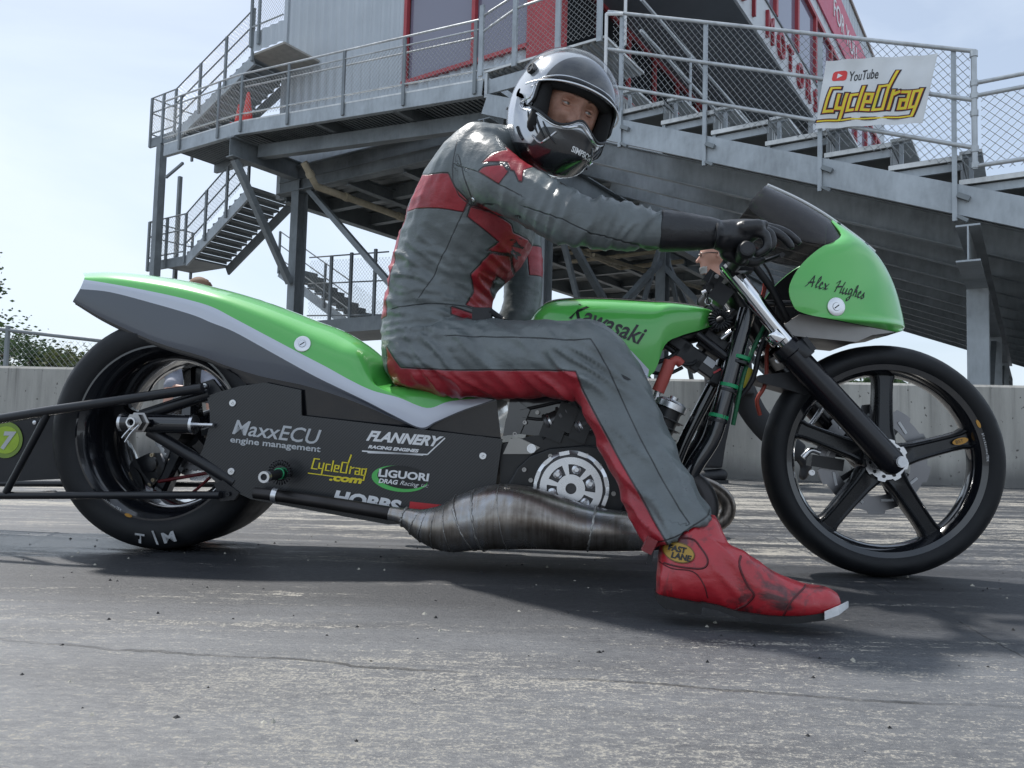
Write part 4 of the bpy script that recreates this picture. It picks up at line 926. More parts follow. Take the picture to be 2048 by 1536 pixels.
tank = mb.build('fuel_tank', [M['green']], BK, 50); tk = bvh(tank)
mb = MB(); mb.grid([[V3(p.x, p.y*1.0, p.z+.003) for p in r[8:13]] for r in G[8:-4]]); mb.build('tank_top_pad', M['black_gloss'], tank, 60)
P = [(1235, 688), (1262, 700), (1299, 738), (1297, 757), (1280, 757)]
mb = MB(); mb.add([B(*q, -.14) for q in P], [list(range(5))]); 
bm = bmesh.new(); me = mb.mesh(); bm.from_mesh(me); bmesh.ops.subdivide_edges(bm, edges=bm.edges, cuts=6, use_grid_fill=True); bm.to_mesh(me); bm.free(); wrap(me, lambda v: v, tk, M['silver'], tank, 'tank_stripe', .0015)
wrap_text('Kawasaki', (1136, 634), (1283, 690), .066, tk, M['ink'], tank, 'tank_lettering', -.13, .25, .0012)
# ---- carbon side panel with sponsor lettering
PY = -.152
pp = [(414, 792), (440, 783), (480, 772), (530, 765), (602, 780), (603, 831), (800, 854), (1005, 878), (993, 960), (985, 1040), (776, 1049), (578, 1013), (501, 998), (473, 985), (430, 963), (391, 925), (405, 900), (413, 875), (420, 845), (419, 820)]
panel = MB().prism([B(*q, PY) for q in pp], (0, .006, 0)).build('side_panel', M['carbon'], BK)
o2 = MB().prism([V3(*(lambda p: (p.x, .152, p.z))(B(*q, PY))) for q in pp], (0, -.006, 0)).build('side_panel', M['carbon'], BK)
tp = bvh(panel)
for q in ((463, 806), (460, 943), (965, 912)): fastener(q, .0095, panel, tp)
fastener((984, 982), .0085, panel, tp)
def ptext(s, p0, p1, size, mat, shear=0, bold=0, name='lettering'): return wrap_text(s, p0, p1, size, tp, mat, panel, name, PY, shear, bold, 1, .0012)
ptext('MaxxECU', (462, 867), (640, 889), .056, M['grey_vinyl'], .22, .0006, 'sponsor_lettering')
ptext('engine management', (460, 884), (641, 904), .0225, M['grey_vinyl'], 0, .0005, 'sponsor_lettering')
ptext('FLANNERY', (732, 880), (886, 893), .036, M['white'], .45, .0016, 'sponsor_lettering')
ptext('RACING ENGINES', (736, 896), (838, 905), .0115, M['white'], .3, .0006, 'sponsor_lettering')
for pl in (((724, 902), (846, 910)), ((735, 905), (855, 909)), ((855, 909), (890, 876))):
    a, b = B(*pl[0], PY-.0012), B(*pl[1], PY-.0012); MB().beam(a, b, .0004, .0035, (0, 0, 1)).build('sponsor_swoosh', M['white'], panel)
def lp(x, y, o): a, b = B(618, 953, PY), B(738, 969, PY); ux = b-a; uz = V3(-ux.z, 0, ux.x)*.45; p = a+ux*x+uz*y; return V3(p.x, PY-o, p.z)
logo_strokes(lp, panel, False)
ptext('.com', (658, 960), (724, 967), .026, M['yellow'], .2, .0012, 'sponsor_lettering')
c = B(804, 955, PY-.001); ux = (B(860, 962, PY)-B(750, 950, PY)).normalized(); uz = V3(-ux.z, 0, ux.x)
ell(c-ux*.006-uz*.004, ux, uz, .076, .034, M['green_vinyl'], panel, 'sponsor_oval', .0006, 40); ell(c+ux*.002+uz*.001, ux, uz, .069, .030, M['ink'], panel, 'sponsor_oval_fill', .0012, 40)
def otext(*a, **k): o = ptext(*a, **k); [setattr(v, 'co', v.co-V3(0, .0016, 0)) for v in o.data.vertices]
otext('LIGUORI', (756, 952), (858, 962), .027, M['white'], .05, .001, name='sponsor_lettering'); otext('DRAG', (757, 965), (796, 969), .016, M['white'], .2, .0006, name='sponsor_lettering'); otext('Racing', (799, 969), (838, 974), .016, M['white'], .4, 0, name='sponsor_lettering'); otext('LLC', (842, 973), (857, 975), .010, M['white'], .2, 0, name='sponsor_lettering')
ptext('HOBBS', (664, 1004), (800, 1026), .045, M['white'], .15, .0022, 'sponsor_lettering')
MB().prism([B(*q, PY-.001) for q in ((820, 1003), (905, 1012), (905, 1025), (818, 1018))], (0, -.0006, 0)).build('sponsor_plate', M['red_vinyl'], panel)
# ---- frame rails, swing arm, rear axle
mb = MB(); mb.prism([B(*q, -.13) for q in ((440, 800), (560, 790), (1000, 880), (985, 1000), (760, 1030), (520, 985), (430, 940))], (0, .26, 0)); mb.build('belly_box', M['black'], BK)
FK = M['black']
def btube(pts, r, name, mat=FK, n=14, both=False, parent=BK, sm=3):
    P = crom([B(*p) for p in pts], sm); o = MB().tube(P, r, n).build(name, mat, parent, 50)
    if both: MB().tube([V3(p.x, -p.y, p.z) for p in P], r, n).build(name, mat, parent, 50)
    return o
btube([(283, 832, -.16), (420, 787, -.14)], .017, 'swing_arm', both=True, sm=1); btube([(300, 862, -.16), (470, 965, -.14)], .0165, 'swing_arm', both=True, sm=1)
for y in (-.165, .165):
    a, b = B(247, 845, -.165), B(388, 849, -.165); a.y = b.y = y
    MB().tube([a, b], .0255, 24).build('axle_carrier', M['black_gloss'], BK, 40)
    if y < 0:
        for q, r in ((a, .0262), (b, .0262)): MB().tube([q-V3(.004, 0, 0), q+V3(.004, 0, 0)], r, 24).build('carrier_ring', M['alloy'], BK, 40)
        MB().tube([b, b+V3(.055, 0, 0)], .006, 10).build('adjuster_bolt', M['alloy'], BK, 40)
ac = B(285, 845, -.19); ac.y = 0
mb = MB().lathe((ac.x, -.245, ac.z), Y, [(.009, 0), (.013, 0), (.013, .49), (.009, .49)], 24).build('rear_axle', M['alloy'], BK, 35)
MB().lathe((ac.x, -.232, ac.z), Y, [(.013, 0), (.024, .001), (.024, .022), (.03, .024), (.03, .03)], 6).build('axle_nut', plain('worn_nut', (.35, .34, .33), .35, 1), BK, 20)
btube([(262, 855, -.246), (250, 868, -.25), (244, 876, -.25)], .002, 'axle_clip', M['alloy'], 6); btube([(278, 850, -.246), (262, 866, -.25), (250, 884, -.25)], .002, 'axle_clip', M['alloy'], 6)
# chain and guard
def chain():
    mb = MB(); top = [B(392, 768, .09), B(520, 790, .09)]; top[0].z += .0; k = 26
    for i in range(k):
        c = top[0].lerp(top[1], i/k); mb.beam(c-(top[1]-top[0]).normalized()*.008+Y*(.004 if i % 2 else .008), c+(top[1]-top[0]).normalized()*.008+Y*(.004 if i % 2 else .008), .003, .012); mb.tube([c-Y*.008, c+Y*.014], .005, 6)
    o = mb.build('chain', plain('chain_steel', (.06, .06, .062), .4, .8), BK); o['kind'] = 'stuff'
chain()
MB().prism([B(*q, -.142) for q in ((392, 800), (405, 765), (425, 758), (450, 790), (415, 800))], (0, .012, 0)).build('pivot_plate', FK, BK); MB().lathe(B(411, 772, -.145), -Y, [(.007, 0), (.007, .006), (.003, .006), (.003, .003), (.0001, .003)], 12).build('pivot_bolt', M['alloy'], BK, 30)
MB().prism([B(*q, -.157) for q in ((428, 968), (445, 960), (478, 985), (468, 1000), (440, 1003))], (0, .012, 0)).build('mount_lug', FK, BK)
for q in ((437, 990), (457, 988)): MB().lathe(B(*q, -.159), -Y, [(.006, 0), (.006, .006), (.003, .006), (.003, .003), (.0001, .003)], 12).build('lug_bolt', M['black_rubber'], BK, 30)
# rear brake caliper and red lines
mb = MB(); mb.box(B(303, 935, .1)+V3(0, 0, -.005), (.055, .06, .085), Matrix.Rotation(R(-25), 3, 'Y')); mb.lathe(B(302, 928, .07), -Y, [(.024, 0), (.024, .012), (.016, .014), (.0001, .014)], 24); mb.build('rear_caliper', FK, BK, 30)
for q in ((306, 910), (276, 943), (276, 957), (308, 960), (300, 968)): MB().lathe(B(*q, .065), -Y, [(.006, 0), (.006, .008), (.003, .008), (.003, .004), (.0001, .004)], 12).build('caliper_bolt', plain('gold_bolt', (.5, .42, .3), .35, 1) if 'gold_bolt' not in bpy.data.materials else bpy.data.materials['gold_bolt'], BK, 30)
dark_red = plain('brake_line', (.14, .01, .015), .45)
btube([(318, 963, .06), (420, 945, .05)], .0055, 'brake_line', dark_red, 8); btube([(350, 1000, .05), (385, 985, .02), (420, 955, .0)], .0045, 'brake_line', dark_red, 8)
# ---- wheelie bar
wb = btube([(-60, 848, -.2), (98, 822, -.2), (405, 776, -.17)], .0135, 'wheelie_bar', sm=1)
btube([(-60, 991, -.19), (440, 990, -.17)], .0105, 'lower_bar', parent=wb, sm=1)
btube([(96, 826, -.2), (12, 985, -.19)], .0095, 'diagonal_bar', parent=wb, sm=1)
for pts, r in (([(-60, 848, .2), (98, 822, .2), (405, 776, .17)], .0135), ([(-60, 967, .19), (440, 968, .17)], .0105)): btube(pts, r, 'far_bar', parent=wb, sm=1)
btube([(20, 992, -.19), (110, 985, .19)], .0075, 'cross_bar', parent=wb, sm=1)
plate = MB().prism([B(*q, -.06) for q in ((-70, 850), (125, 822), (118, 958), (-70, 968))], (0, .004, 0)).build('bar_plate', M['black_rubber'], wb)
lime = plain('lime_sticker', (.34, .50, .04), .45, 0, .12, 30)
c = B(12, 880, -.062); ex, ez = V3(1, 0, 0), V3(0, 0, 1); ell(c, ex, ez, .053, .053, plain('olive_sticker', (.20, .30, .05), .5), plate, 'number_disc', .001, 36); ell(c-Y*.001, ex, ez, .043, .040, lime, plate, 'number_field', .001, 36)
text('7', c-Y*.0035+V3(-.016, 0, -.024), ex, ez, .068, M['grey_vinyl'], plate, 'number', shear=.25, bold=.003)
MB().lathe(B(70, 845, -.062), -Y, [(.006, 0), (.006, .003), (.0001, .004)], 12).build('plate_screw', M['alloy'], plate, 30)
# ---- exhaust expansion chamber
def ex_mat():
    n = N('heat_stained_steel'); a = n.noise(n.co((1, 1, 1)), 5, 6, .6, .5); b = n.noise(n.co((30, 3, 3)), 3, 4, .6); sep = n.n('SeparateXYZ'); n.l(n.co(), sep.inputs[0])
    f = n.math('ADD', n.math('MULTIPLY', a, .8), n.math('MULTIPLY', b, .25))
    col = n.ramp(f, [(.30, (.06, .055, .06)), (.42, (.15, .125, .105)), (.53, (.33, .30, .27)), (.64, (.42, .43, .45)), (.76, (.22, .20, .22))])
    n.set(Base_Color=col, Metallic=.85, Roughness=n.ramp(a, [(.3, .34), (.7, .22)])); n.bump(b, .06, .002); return n.m
EXM = ex_mat(); EXD = plain('dark_pipe', (.05, .047, .047), .4, .8, .3, 8)
EP = [(510, 986, -.185, 11.5), (560, 992, -.188, 12), (680, 1010, -.19, 13), (780, 1027, -.195, 14), (815, 1036, -.2, 20), (850, 1050, -.205, 34), (895, 1055, -.21, 48), (945, 1042, -.215, 58), (1000, 1033, -.22, 64), (1060, 1036, -.22, 61), (1120, 1047, -.22, 52), (1180, 1057, -.22, 44), (1250, 1062, -.22, 39), (1320, 1062, -.2, 37), (1372, 1058, -.16, 33), (1405, 1036, -.12, 27), (1412, 1004, -.10, 24), (1396, 972, -.09, 22), (1366, 955, -.07, 21), (1320, 945, -.05, 20)]
pts = [B(a, b, c) for a, b, c, r in EP]; rad = [r*(CAM_P-(BO+BX*p.x+BYv*p.y+V3(0, 0, p.z))).dot(-V3(0, 1, 0))*1/FPX for (a, b, c, r), p in zip(EP, pts)]
full = crom([V3(p.x, p.y, p.z) for p in pts], 4); fr_ = [v.x for v in crom([V3(abs(r), 0, 0) for r in rad], 4)]
exh = MB().tube(full[:13], fr_[:13], 32).build('exhaust_pipe', EXD, BK, 60)
MB().tube(full[12:51], fr_[12:51], 40).build('expansion_chamber', EXM, exh, 60); MB().tube(full[50:], fr_[50:], 28).build('header_pipe', EXD, exh, 60)
wm = plain('weld_bead', (.42, .41, .39), .4, .9, .3, 60, bump=.6, bscale=220)
for f in (15.3, 18.2, 20.2, 22.2, 24.6, 27.0, 29.2, 32.6, 44.2):
    i = int(f); t = f-i; c = full[i].lerp(full[i+1], t); r = fr_[i]*(1-t)+fr_[i+1]*t; ax = (full[i+1]-full[i]).normalized(); ax = (ax+V3(random.uniform(-.12, .12), random.uniform(-.05, .05), random.uniform(-.12, .12))).normalized(); u, q = perp(ax); P = []
    big = f in (27.0, 29.2, 32.2, 44.2, 15.3); ww_ = .0030 if big else .0013
    for k in range(72): a = 2*math.pi*k/72; P.append(c+(u*math.cos(a)+q*math.sin(a))*(r+.0004)+ax*random.uniform(-.0012, .0012))
    MB().tube(P, [ww_*random.uniform(.6, 1.3) for _ in P], 6, closed=True).build('weld_bead', wm, exh, 60)
btube([(1375, 960, .10), (1425, 978, .12), (1452, 1002, .13), (1452, 1030, .13), (1430, 1048, .13), (1380, 1056, .14), (1300, 1060, .16), (1000, 1040, .2), (800, 1030, .2)], .024, 'far_chamber', EXM, 24)
btube([(1370, 945, -.02), (1396, 968, -.02), (1416, 1004, -.02), (1424, 1040, -.02), (1418, 1068, -.02)], .0135, 'ribbed_hose', M['black_rubber'], 14)
mb = MB(); mb.tube([B(546, 990, -.187), B(556, 991.5, -.187)], .0195, 24); mb.build('pipe_clamp', M['alloy'], BK, 40)
# foot peg with lanyard coil
a = B(575, 945, -.155); pg = V3(a.x, -.30, a.z-.004)
MB().tube([a, pg], .0125, 20).build('foot_peg', M['black_rubber'], BK, 40); MB().lathe(pg, -Y, [(.0085, -.002), (.0085, .004), (.0145, .004), (.0148, -.012)], 24).build('peg_end', M['alloy'], BK, 40)
def coil(cx, r, n, rr, a0, a1, name, mat, rt=.0035, turns=14):
    P = []; k = turns*14
    for i in range(k+1):
        t = i/k; A_ = R(a0+(a1-a0)*t); c = Vector(cx)+V3(math.cos(A_), 0, math.sin(A_))*r; e = V3(math.cos(A_), 0, math.sin(A_)); w_ = 2*math.pi*turns*t; P.append(c+(e*math.cos(w_)+Y*math.sin(w_))*rt)
    return MB().tube(P, rr, 5).build(name, mat, BK, 60)
coil(B(560, 945, -.2), .026, 20, .0016, 200, -120, 'lanyard_coil', M['black_rubber'], .006, 22)
for q in (-.19, -.215): MB().lathe((a.x, q, a.z), Y, [(.0128, 0), (.015, .001), (.015, .005), (.0128, .006)], 20).build('peg_band', M['green_tie'], BK, 40)
# ---- engine
case = MB().prism([B(*q, -.13) for q in ((1000, 890), (1060, 872), (1180, 862), (1270, 880), (1330, 960), (1300, 1040), (1120, 1060), (1000, 1040))], (0, .26, 0)).build('engine_case', plain('engine_black', (.011, .012, .014), .34, 0, .3, 14), BK)
cov = MB().prism([B(*q, -.13) for q in ((1018, 965), (1035, 935), (1062, 910), (1100, 896), (1170, 890), (1215, 893), (1248, 925), (1256, 990), (1235, 1040), (1150, 1065), (1040, 1055), (1020, 1010))], (0, -.022, 0)).build('clutch_housing', bpy.data.materials['engine_black'], BK)
bv = cov.modifiers.new('b', 'BEVEL'); bv.width = .006; bv.segments = 3; bv.limit_method = 'ANGLE'
CC = B(1142, 977, -.17); CC.y = -.152
clutch = MB().lathe(CC, -Y, [(.097, 0), (.097, .010), (.092, .014), (.088, .016)], 60).build('clutch_cover', M['alloy'], BK, 30)
def slotted(c, y, ro, ri, holes):                       # plate with trapezoid windows
    mb = MB(); seg = 96; rings = [ri, .030, .036, .062, .066, ro]
    def solid(a, r0, r1):
        m = (math.degrees(a)+15) % 60
        if r0 >= .0359 and r1 <= .0621: return not (9 < m < 51)
        return True
    for i in range(seg):
        a0, a1 = 2*math.pi*i/seg, 2*math.pi*(i+1)/seg
        for r0, r1 in zip(rings, rings[1:]):
            if solid((a0+a1)/2, r0, r1):
                P = [c+V3(math.cos(a)*r, y, math.sin(a)*r) for a, r in ((a0, r0), (a1, r0), (a1, r1), (a0, r1))]; mb.prism(P, (0, .007, 0))
    return mb
slotted(CC, -.024, .080, .014, 6).build('clutch_plate', M['alloy'], clutch, 25)
MB().lathe(CC, -Y, [(.088, .002), (.088, .008), (.001, .008)], 40).build('clutch_basket', plain('basket', (.10, .10, .105), .4, .9), clutch, 30)
for k in range(12):
    a = R(30*k+12); c = CC+V3(math.cos(a)*.091, -.012, math.sin(a)*.091); MB().box(c, (.026, .012, .010), Matrix.Rotation(-a+math.pi/2, 3, 'Y')).build('cover_tooth', M['alloy'], clutch)
for k in range(6):
    a = R(60*k+15); c = CC+V3(math.cos(a)*.05, -.010, math.sin(a)*.05); MB().lathe(c, -Y, [(.012, 0), (.012, .006), (.006, .008), (.006, .003), (.0001, .003)], 16).build('spring_bolt', M['alloy'], clutch, 30)
for q in ((1062, 960), (1101, 912), (1174, 911), (1199, 931), (1049, 939), (1227, 987)): MB().lathe(B(*q, -.153), -Y, [(.0058, 0), (.0058, .010), (.003, .010), (.003, .006), (.0001, .006)], 14).build('case_bolt', bpy.data.materials['worn_nut'], case, 30)
mb = MB().prism([B(*q, -.14) for q in ((1006, 908), (1020, 878), (1035, 874), (1080, 895), (1062, 908))], (0, .02, 0)); mb.build('engine_mount', plain('mount_alloy', (.34, .33, .31), .4, .8), case)
MB().lathe(B(1063, 897, -.142), -Y, [(.012, 0), (.012, .004), (.008, .004), (.008, .001), (.0001, .001)], 18).build('mount_bush', M['alloy'], case, 30)
btube([(1125, 880, -.11), (1210, 880, -.11), (1260, 882, -.10)], .017, 'intake_pipe', bpy.data.materials['engine_black'], 20); btube([(1055, 868, -.05), (1090, 880, -.06), (1125, 880, -.08)], .013, 'braided_hose', plain('braid', (.35, .31, .24), .4, .7, .4, 90), 12)
mb = MB(); mb.prism([B(*q, -.115) for q in ((1020, 795), (1150, 790), (1200, 815), (1210, 870), (1150, 880), (1040, 868), (1010, 860))], (0, .23, 0)); mb.build('lower_cowl', M['black_gloss'], BK, 20)
MB().prism([B(*q, -.128) for q in ((1006, 872), (1012, 838), (1030, 806), (1038, 803), (1060, 820), (1040, 868))], (0, -.004, 0)).build('cowl_edge', M['black_gloss'], BK)
for k, (q, s) in enumerate((((1132, 835), (.05, .06, .07)), ((1165, 850), (.045, .05, .09)), ((1105, 865), (.06, .05, .035)))): MB().box(B(*q, -.12), s, Matrix.Rotation(R(20), 3, 'Y')).build('carburettor', bpy.data.materials['engine_black'], case)
for k, (q, e) in enumerate((((1128, 826), (1168, 806)), ((1150, 856), (1196, 834)), ((1090, 848), (1132, 826)))):
    a, b = B(*q, -.125), B(*e, -.125); ax = (b-a).normalized(); cb = MB().lathe(a, ax, [(.012, 0), (.024, .002), (.026, .008), (.022, .012), (.020, .04), (.026, .044), (.026, .05), (.012, .052)], 20).build('carburettor_body', plain('carb_grey', (.12, .12, .125), .35, .8) if k == 0 else bpy.data.materials['carb_grey'], case, 30)
    MB().lathe(a+ax*.012, ax, [(.0225, 0), (.0235, .001), (.0235, .006), (.0225, .007)], 20).build('hose_clamp', M['alloy'], cb, 30)
for pl in (((1040, 820), (1080, 812), (1130, 800)), ((1045, 835), (1090, 838), (1150, 822), (1190, 800)), ((1085, 878), (1110, 862), (1150, 872), (1200, 858)), ((1180, 870), (1215, 850), (1230, 820))): btube([(x, y, -.128) for x, y in pl], .0042, 'engine_hose', M['black_rubber'], 8)
for q in ((1050, 845), (1075, 825), (1200, 845), (1215, 872), (1030, 868)): MB().lathe(B(*q, -.128), -Y, [(.0055, 0), (.0055, .006), (.003, .006), (.003, .003), (.0001, .003)], 12).build('engine_bolt', bpy.data.materials['worn_nut'], case, 30)
# finned cylinders leaning forward
finm = plain('fin_alloy', (.22, .225, .23), .4, .7)
for y in (-.085, 0, .085):
    a, b = B(1290, 930, -.085), B(1340, 815, -.085); a.y = b.y = y; ax = (b-a).normalized(); cyl = MB().tube([a-ax*.05, b], .034, 20).build('cylinder', bpy.data.materials['engine_black'], case, 40)
    for k in range(7): c = a.lerp(b, k/7.5); MB().lathe(c, ax, [(.03, 0), (.05, .001), (.051, .003), (.03, .005)], 18).build('fin', finm, cyl, 30)
    MB().lathe(b, ax, [(.044, -.004), (.044, .012), (.030, .02), (.012, .022), (.012, .03), (.001, .03)], 20).build('cylinder_head', M['alloy'], case, 30)
btube([(1310, 800, -.085), (1318, 775, -.088)], .0085, 'spark_plug', M['alloy'], 10)
btube([(1316, 783, -.09), (1332, 745, -.092), (1340, 722, -.09)], .0165, 'plug_boot', M['red_plastic'], 16); btube([(1338, 730, -.09), (1352, 720, -.09), (1362, 728, -.085)], .012, 'plug_boot_end', M['red_plastic'], 12)
btube([(1355, 726, -.08), (1385, 728, -.06), (1410, 700, -.03)], .005, 'plug_lead', M['black_rubber'], 8)
btube([(1300, 730, -.06), (1340, 715, -.05), (1370, 690, -.04)], .006, 'fuel_hose', M['black_rubber'], 8); btube([(1305, 745, -.07), (1335, 748, -.06), (1365, 735, -.05)], .005, 'fuel_hose', M['black_rubber'], 8); btube([(1300, 700, -.04), (1325, 690, -.04), (1350, 705, -.04)], .008, 'fuel_hose', M['black_rubber'], 8)
# frame tubes
btube([(1495, 620, -.075), (1468, 720, -.085), (1438, 835, -.09), (1420, 885, -.09), (1385, 940, -.09), (1360, 1010, -.08)], .0225, 'down_tube', M['black_gloss'], 20, both=True)
btube([(1430, 765, 0), (1375, 870, 0), (1350, 930, 0)], .017, 'centre_tube', M['black_gloss'], 16); btube([(1510, 600, .0), (1430, 655, .0), (1300, 690, 0)], .024, 'backbone_tube', FK, 16)
btube([(1395, 668, -.07), (1480, 735, -.08)], .011, 'stay_tube', FK, 12)
for q, r in (((1481, 716), .0255), ((1457, 772), .0255), ((1437, 833), .0258)):
    c = B(*q, -.087); ax = (B(1438, 835, -.09)-B(1468, 720, -.085)).normalized(); MB().lathe(c-ax*.006, ax, [(.0225, 0), (r, .001), (r, .010), (.0225, .011)], 24).build('tie_band', M['green_tie'], BK, 40); MB().lathe(c+ax*.008, ax, [(.0225, 0), (r, .001), (r, .008), (.0225, .009)], 24).build('tie_band', FK, BK, 40)
# control boxes and wiring between tank and fork
for q, s, rz, m_ in (((1380, 715), (.075, .05, .055), 35, 'black_rubber'), ((1425, 690), (.07, .06, .05), 35, 'black_rubber'), ((1410, 735), (.06, .05, .04), 35, 'black'), ((1440, 755), (.05, .05, .05), 20, 'black_rubber'), ((1360, 690), (.06, .05, .035), 35, 'black_rubber')):
    o = MB().box(B(*q, -.03), s, Matrix.Rotation(R(rz), 3, 'Y')).build('control_box', M[m_], BK); bv = o.modifiers.new('b', 'BEVEL'); bv.width = .004; bv.segments = 2
MB().box(B(1434, 742, -.058), (.022, .004, .005), Matrix.Rotation(R(-30), 3, 'Y')).build('box_label', M['red_vinyl'], BK); MB().box(B(1420, 725, -.058), (.03, .003, .02), Matrix.Rotation(R(35), 3, 'Y')).build('box_sticker', M['grey_vinyl'], BK)
MB().box(B(1492, 755, -.03), (.018, .003, .055), Matrix.Rotation(R(25), 3, 'Y')).build('tether_tag', M['yellow'], BK)
btube([(1545, 678, -.02), (1534, 700, -.02), (1533, 745, -.03), (1528, 775, -.03), (1514, 800, -.03), (1520, 830, -.02)], .0055, 'red_hose', plain('orange_red_hose', (.32, .05, .03), .5), 8)
btube([(1520, 545, -.06), (1530, 560, -.05), (1526, 590, -.04), (1510, 620, -.03)], .0055, 'red_cable', M['red_plastic'], 8); btube([(1512, 505, -.09), (1545, 560, -.07), (1552, 640, -.05)], .003, 'control_cable', FK, 6)
btube([(1500, 520, -.1), (1545, 580, -.08), (1575, 640, -.06), (1590, 655, -.05)], .010, 'wiring_loom', M['black_rubber'], 10); btube([(1580, 655, -.06), (1620, 655, -.07), (1640, 645, -.07)], .006, 'wiring_sleeve', M['black_rubber'], 8); btube([(1595, 657, -.075), (1620, 656, -.08), (1635, 646, -.08)], .004, 'yellow_wire', M['yellow'], 8)
btube([(1520, 606, -.05), (1600, 608, -.06)], .009, 'fairing_stay', FK, 10); btube([(1520, 606, .05), (1600, 608, .06)], .009, 'fairing_stay', FK, 10)
btube([(1530, 650, -.06), (1510, 690, -.07), (1490, 740, -.07), (1478, 790, -.08), (1466, 850, -.07)], .006, 'green_braid_line', plain('green_braid', (.012, .12, .05), .5, 0, .5, 160), 8); btube([(1540, 660, -.05), (1520, 700, -.06), (1505, 760, -.05), (1475, 800, -.04)], .007, 'brake_hose', M['black_rubber'], 8)
coil(B(1440, 640, -.09), .021, 20, .0028, 80, 440, 'coil_cord', M['black_rubber'], .009, 20)
btube([(1428, 545, -.11), (1414, 575, -.11), (1418, 605, -.1), (1432, 622, -.1)], .0025, 'tether_cable', FK, 6)
MB().tube([B(1412, 582, -.11), B(1404, 586, -.11)], .005, 8).build('tether_clip', M['alloy'], BK, 40)
c = B(1417, 603, -.1); P = [c+V3(math.cos(k*.5), 0, math.sin(k*.5))*.009 for k in range(13)]; MB().tube(P, .0014, 6).build('key_ring', M['alloy'], BK, 50)
for q, s in (((1425, 560), (.045, .03, .035)), ((1440, 590), (.05, .04, .05)), ((1415, 575), (.02, .03, .03))): MB().box(B(*q, -.08), s, Matrix.Rotation(R(35), 3, 'Y')).build('switch_box', M['black_rubber'], BK)
MB().lathe(B(1433, 553, -.10), -Y, [(.006, 0), (.006, .004), (.003, .004), (.003, .001), (.0001, .001)], 12).build('switch_bolt', M['alloy'], BK, 30)
MB().tube([B(1442, 678, -.07), B(1462, 662, -.07)], .006, 10).build('connector', M['alloy'], BK, 40)
# fork brace / stub fender
MB().prism([B(*q, -.06) for q in ((1513, 757), (1520, 750), (1585, 743), (1600, 748), (1620, 785), (1612, 790), (1560, 775), (1518, 764))], (0, .12, 0)).build('fender_bracket', M['black_rubber'], BK)
for q in ((1555, 722), (1563, 712)): MB().lathe(B(*q, -.085), -Y, [(.007, 0), (.007, .008), (.0001, .009)], 12).build('clamp_bolt', M['alloy'], BK, 30)
# front caliper
mb = MB(); mb.box(B(1660, 885, .06), (.07, .05, .035), Matrix.Rotation(R(18), 3, 'Y')); mb.box(B(1650, 925, .06), (.085, .05, .032), Matrix.Rotation(R(8), 3, 'Y')); mb.build('front_caliper', FK, BK)
btube([(1612, 860, .03), (1630, 838, .03), (1645, 815, .03)], .007, 'caliper_arm', M['alloy'], 10); btube([(1606, 915, .03), (1622, 900, .03), (1640, 905, .03)], .008, 'caliper_link', M['alloy'], 10)
for q in ((1642, 875), (1623, 945)): MB().lathe(B(*q, .03), -Y, [(.008, 0), (.008, .006), (.004, .006), (.004, .003), (.0001, .003)], 12).build('caliper_bolt', M['alloy'], BK, 30)
# handlebars
bc = B(1495, 497, -.37)
for sgn in (1, -1):
    e = V3(bc.x, bc.y*sgn, bc.z); r0 = B(1478, 535, -.105); r0.y = -.105*sgn; MB().tube([r0, V3(bc.x+.01, -.16*sgn, bc.z+.005), e], [.016, .0125, .0125], 14).build('clip_on_bar', FK, BK, 40)
    MB().lathe(V3(bc.x, -.20*sgn, bc.z), V3(0, -sgn, 0), [(.017, 0), (.017, .15), (.021, .152), (.021, .160), (.016, .168), (.001, .17)], 24).build('grip', M['black_rubber'], BK, 40)
    lv = [V3(bc.x+.03, -.14*sgn, bc.z+.005), V3(bc.x+.07, -.20*sgn, bc.z+.008), V3(bc.x+.085, -.30*sgn, bc.z-.002), V3(bc.x+.08, -.36*sgn, bc.z-.012)]; MB().tube(crom(lv, 4), .006, 8).build('hand_lever', M['black'], BK, 40)
MB().box(V3(bc.x+.03, -.14, bc.z+.01), (.05, .05, .035)).build('master_cylinder', FK, BK)
# ------------------------------------------------------------------ people
def loft(mb, ring_list, n=22, pw=2.15):                # rings: (p_upper, p_lower, half depth): closed tube with caps
    P = []
    for a, b, hy in ring_list:
        c = (a+b)/2; u = (a-b)/2; row = []
        for k in range(n):
            t = 2*math.pi*k/n; cs, sn = math.cos(t), math.sin(t)
            x = math.copysign(abs(cs)**(2/pw), cs); y = math.copysign(abs(sn)**(2/pw), sn); row.append(c+u*x+V3(0, 1, 0)*hy*y)
        P.append(row)
    mb.grid(P, closev=True); b0 = len(mb.v)
    mb.add(P[0], [list(range(n))[::-1]]); mb.add(P[-1], [list(range(n))]); return mb
def pairs(lst, fn=None, n=3):                          # measured outline pairs -> smoothed rings
    fn = fn or B
    A_ = crom([fn(*p, y) for p, q, y, h in lst], n); C_ = crom([fn(*q, y) for p, q, y, h in lst], n); H_ = crom([V3(h, 0, 0) for p, q, y, h in lst], n)
    return [(a, b, h.x) for a, b, h in zip(A_, C_, H_)]
def chain_(mb, pts, rs, n=12): # limb or finger with round ends
    pts = [Vector(p) for p in pts]; P = crom(pts, 4); r = [v.x for v in crom([V3(q, 0, 0) for q in rs], 4)]
    d0, d1 = (P[0]-P[1]).normalized(), (P[-1]-P[-2]).normalized()
    pre = [(P[0]+d0*r[0]*math.sin(a), r[0]*math.cos(a)) for a in (1.45, 1.0, .5)]; post = [(P[-1]+d1*r[-1]*math.sin(a), r[-1]*math.cos(a)) for a in (.5, 1.0, 1.45)]
    mb.tube([p for p, _ in pre]+P+[p for p, _ in post], [q for _, q in pre]+r+[q for _, q in post], n); return mb
